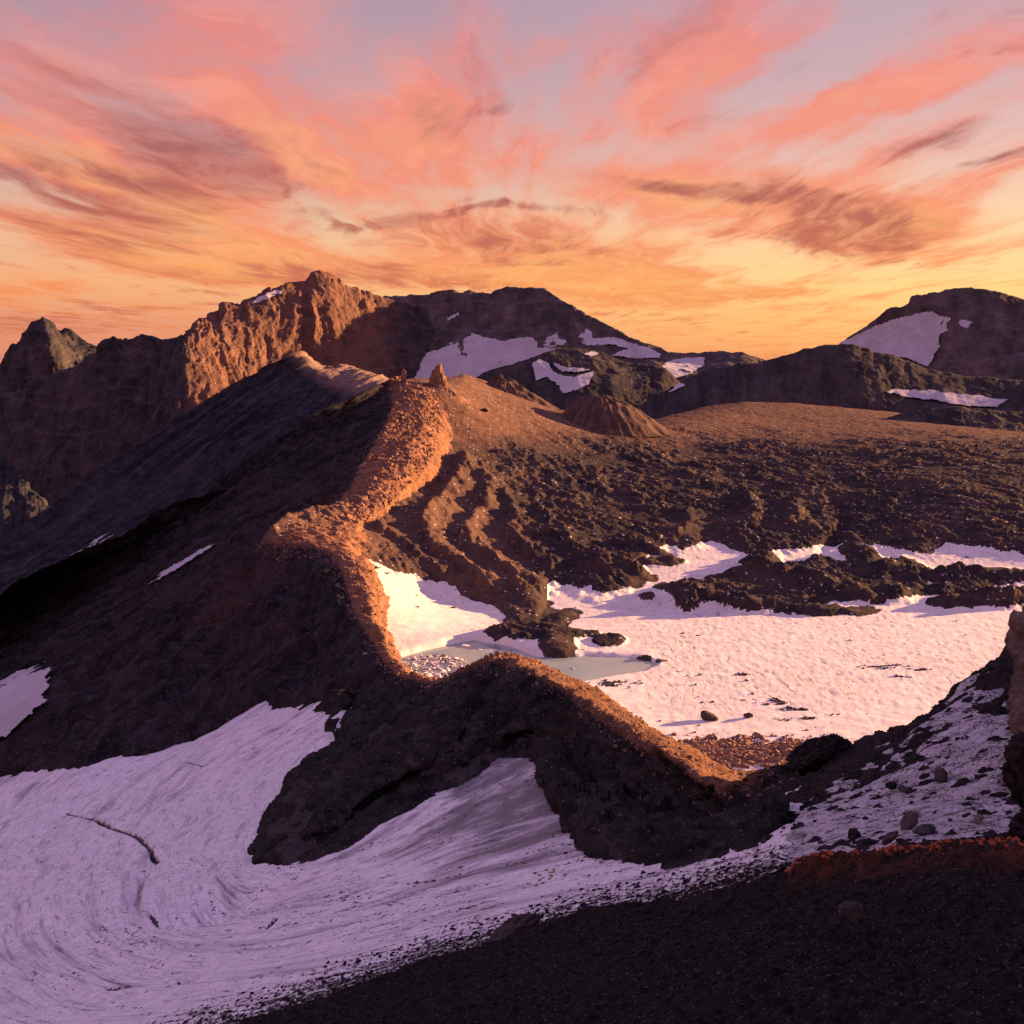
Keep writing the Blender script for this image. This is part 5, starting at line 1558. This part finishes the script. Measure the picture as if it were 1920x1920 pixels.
r_ = np.random.default_rng(5)
sP_ = np.stack([cx_, cy_, cz], -1)
vis = (cpx > -40) & (cpx < 1980) & (cpy < 1960) & (past < 3)
pw = area_w(sP_) * vis
p = pick(sP_, pw, 15000, r_)
k_ = len(p) // 3
stone_field('gravel', p[:k_], 0.06 + 0.12 * r_.random(k_) ** 3, M_gravel_mid, 'grey gravel specks on the foreground scree', 'gravel', 8)
p = p[k_:]
stone_field('gravel', p, 0.06 + 0.20 * r_.random(len(p)) ** 4, M_stone_dark, 'dark gravel strewn over the foreground scree', 'gravel', 1)
gw = area_w(gP) * np.clip(darkm - 0.25, 0, 1) ** 1.3 * (gpx > -30) * (gpx < 1500) * (gpy - lower < 30) * (g_in < -8) * (g_ab < 3)
p = pick(gP, gw, 5200, r_)
stone_field('rubble', p, 0.10 + 0.42 * r_.random(len(p)) ** 3, M_stone_dark, 'dark stones scattered along the lower margin of the glacier', 'stones', 9)
pw = area_w(sP_) * vis * np.clip(0.3 + fbm(cx_ / 12, cy_ / 12, None, 3, 425), 0.02, 1)
p = pick(sP_, pw, 600, r_)
stone_field('rubble', p, 0.12 + 0.5 * r_.random(len(p)) ** 5, M_stone_dark, 'larger stones lying among the foreground gravel', 'stones', 10)
pw = area_w(sP_) * (cpx > 1470) * (cpx < 1960) * np.exp(-((cpy - ctop - 3) / 9) ** 2)
p = pick(sP_, pw, 500, r_)
M_red = rock_mat('red_stone', (0.26, 0.07, 0.032), (0.50, 0.15, 0.075), (0.50, 0.13, 0.06), 1.0, (0, 0), 0.5, 0.5, 0.2)  # red raised in colour to stand in for sunlit flecks on the crest
stone_field('rubble', p, 0.12 + 0.3 * r_.random(len(p)) ** 2, M_red, 'rusty red stones, brightened to pass for sunlit flecks, along the crest of the foreground scree', 'stones', 2)
slP = np.stack([sx_, sy_, sz], -1)
pw = area_w(slP) * ((over < 1) & (spx > 1440) & (spx < 1960) & (spy < 1640))
p = pick(slP, pw, 4200, r_)
stone_field('rubble', p, 0.10 + 0.55 * r_.random(len(p)) ** 4, M_stone_dark, 'dark stones strewn over the snowy right hillside', 'stones', 3)
# sunlit stones on the rim crest and on its inner face
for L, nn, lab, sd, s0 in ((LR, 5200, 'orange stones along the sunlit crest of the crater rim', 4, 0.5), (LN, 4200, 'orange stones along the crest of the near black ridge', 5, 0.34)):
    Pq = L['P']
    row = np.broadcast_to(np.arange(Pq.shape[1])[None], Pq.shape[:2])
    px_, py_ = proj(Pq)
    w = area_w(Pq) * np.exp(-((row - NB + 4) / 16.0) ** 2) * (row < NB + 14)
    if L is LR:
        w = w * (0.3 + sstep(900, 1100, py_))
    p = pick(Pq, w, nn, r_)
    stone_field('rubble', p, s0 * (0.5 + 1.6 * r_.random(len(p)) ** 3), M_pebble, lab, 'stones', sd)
Pq = LR['P']
row = np.broadcast_to(np.arange(Pq.shape[1])[None], Pq.shape[:2])
px_, py_ = proj(Pq)
w = area_w(Pq) * (row > NB - 42) * (row < NB + 3) * sstep(1010, 960, py_) * np.clip(0.35 + fbm(Pq[..., 0] / 14, Pq[..., 1] / 14, Pq[..., 2] / 14, 3, 88), 0.02, 1)
p = pick(Pq, w, 5200, r_)
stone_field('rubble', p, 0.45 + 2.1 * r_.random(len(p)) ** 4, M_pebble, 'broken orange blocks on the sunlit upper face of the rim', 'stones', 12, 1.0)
# debris fan at the foot of the near ridge
fan_w = area_w(bP) * np.clip(g2(bpx, bpy_, 1400, 1415, 120, 22) + g2(bpx, bpy_, 1330, 1405, 60, 14) + g2(bpx, bpy_, 1500, 1408, 60, 14), 0, 1) ** 1.5
p = pick(bP, fan_w, 3800, r_)
stone_field('rubble', p, 0.35 + 1.5 * r_.random(len(p)) ** 3, M_pebble, 'fan of sunlit rubble where the near ridge meets the snowfield', 'stones', 6)
p = pick(bP, area_w(bP) * np.clip(dirty, 0, 1) * (lav < 0.3), 1100, r_)
stone_field('rubble', p, 0.25 + 0.9 * r_.random(len(p)) ** 3, M_stone, 'scattered dark stones in the dirt streaks on the snowfield', 'stones', 11, 0.5)
# ice blocks by the lake
ice_w = area_w(bP) * in_poly(bpx, bpy_, [(742, 1240), (770, 1230), (820, 1222), (870, 1232), (892, 1248), (850, 1275), (780, 1290), (745, 1265)])
p = pick(bP, ice_w, 900, r_)
p[:, 2] = np.maximum(p[:, 2], LAKE_Z) + 0.3
stone_field('ice_rubble', p, 0.35 + 1.6 * r_.random(len(p)) ** 3, M_ice, 'broken white ice blocks crowding the near end of the lake', 'ice blocks', 7, 0.32)

# ================================================================== SINGLE ROCKS
def slope_p(px, py):
    Y = cast(SLOPE, [px], [py], 90, 260)[0]
    return unproj(px, py, Y)


def basin_at(px, py):
    return on_basin(px, py)


boulder('boulder', basin_at(1327, 1350), (4.12, 2.48, 2.31), (0, 0.1, -0.5), 501, M_stone, 'largest dark boulder lying on the sunlit snowfield, casting a long shadow')
boulder('boulder', basin_at(1402, 1345), (2.20, 1.76, 1.65), (0, 0.0, 0.3), 502, M_stone, 'smaller dark boulder right of the largest one on the sunlit snowfield')
boulder('boulder', basin_at(1210, 1122), (3.30, 2.75, 2.20), (0, 0.1, 0.3), 503, M_stone, 'lone boulder on snow just below the lava front')
boulder('ice_floe', basin_at(872, 1214) + np.array([0, 0, 0.3]), (2.75, 1.76, 0.72), (0, 0, 0.2), 504, M_ice, 'small white ice floe drifting on the turquoise lake', 'ice floe')
for i, (fx_, fy_, fs, lab) in enumerate([(900, 1220, 1.6, 'small ice chip floating beside the broken ice blocks'), (940, 1234, 1.4, 'small ice chip in the middle of the lake'), (1072, 1256, 1.9, 'small ice chip off the brown debris islet')]):
    boulder('ice_floe', basin_at(fx_, fy_) + np.array([0, 0, 0.2]), (fs, fs * 0.7, fs * 0.3), (0, 0, i), 540 + i, M_ice, lab, 'ice floe', n=14)
rocks = [
    ((1702, 1568), (1.26, 0.50, 1.43), (0.3, 0.35, 0.2), M_slab, 'upright pale pink slab leaning beside its twin on the right hillside'),
    ((1668, 1592), (1.32, 0.44, 0.99), (0.5, -0.2, 0.5), M_slab, 'low pale pink slab left of the leaning upright slab'),
    ((1735, 1572), (1.65, 0.88, 0.66), (0.1, 0.05, 0.2), M_stone, 'flat olive block right of the leaning pale slab'),
    ((1766, 1470), (1.32, 0.88, 0.83), (0.1, -0.2, 0.4), M_stone, 'olive boulder high on the snowy right hillside'),
    ((1668, 1488), (0.94, 0.72, 0.66), (0.2, 0.1, 0.9), M_stone_dark, 'black boulder standing left of the olive boulder on the hillside'),
    ((1698, 1494), (0.99, 0.66, 0.55), (0.1, 0.3, 0.2), M_stone, 'brown boulder between the black and the olive boulders'),
    ((1600, 1585), (1.21, 0.83, 0.66), (0.1, 0.1, 0.6), M_stone_dark, 'broad black block above the red crest'),
    ((1632, 1622), (0.39, 0.28, 0.77), (0.2, 0.35, 0.2), M_slab, 'narrow pale stone standing at the red crest'),
    ((1836, 1552), (0.50, 0.39, 0.61), (0.1, 0.2, 0.2), M_slab, 'small reddish stone in the snow toward the right edge'),
    ((1888, 1480), (0.83, 0.50, 1.26), (0.1, 0.35, 0.2), M_slab, 'tall reddish slab against the dark boulders at the right edge'),
]
for i, (pp, sz_, rt, mt, lab) in enumerate(rocks):
    boulder('boulder', slope_p(*pp) + np.array([0, 0, 0.7]), tuple(v * 1.2 for v in sz_), rt, 520 + i * 7, mt, lab, sink=0.3, n=18, rough=0.05, freq=2.2, power=7)
boulder('boulder', unproj(1934, 1500, 118), (2.6, 2.2, 5.0), (0.1, 0.0, 0.4), 601, M_stone_dark, 'dark rough crag rising at the right edge above the red crest', rough=0.34, n=90, freq=3.2)
boulder('boulder', unproj(1926, 1585, 100), (2.2, 1.8, 2.4), (0.1, 0.0, 0.4), 603, M_stone_dark, 'dark lump of rock at the right end of the red crest', rough=0.34, n=70, freq=3.0)
boulder('boulder', unproj(1536, 1424, 214), (8.5, 4.0, 3.2), (0.0, -0.12, 0.2), 607, M_stone_dark, 'dark rock outcrop on the saddle where the near ridge meets the hillside', rough=0.3, n=70, freq=2.6, sink=0.5)
gl = on_glacier(945, 1778)
boulder('boulder', gl, (7.0, 1.9, 2.2), (0.1, -0.16, 0.75), 610, M_stone, 'long slanting grey slab at the lower glacier edge', rough=0.24, n=70, freq=2.6, power=4)
boulder('boulder', unproj(1595, 1725, 84), (1.5, 1.0, 0.8), (0.2, 0.2, 0.5), 615, M_stone, 'grey stone in the middle of the foreground scree', rough=0.24, n=60, freq=2.4, power=3.5)
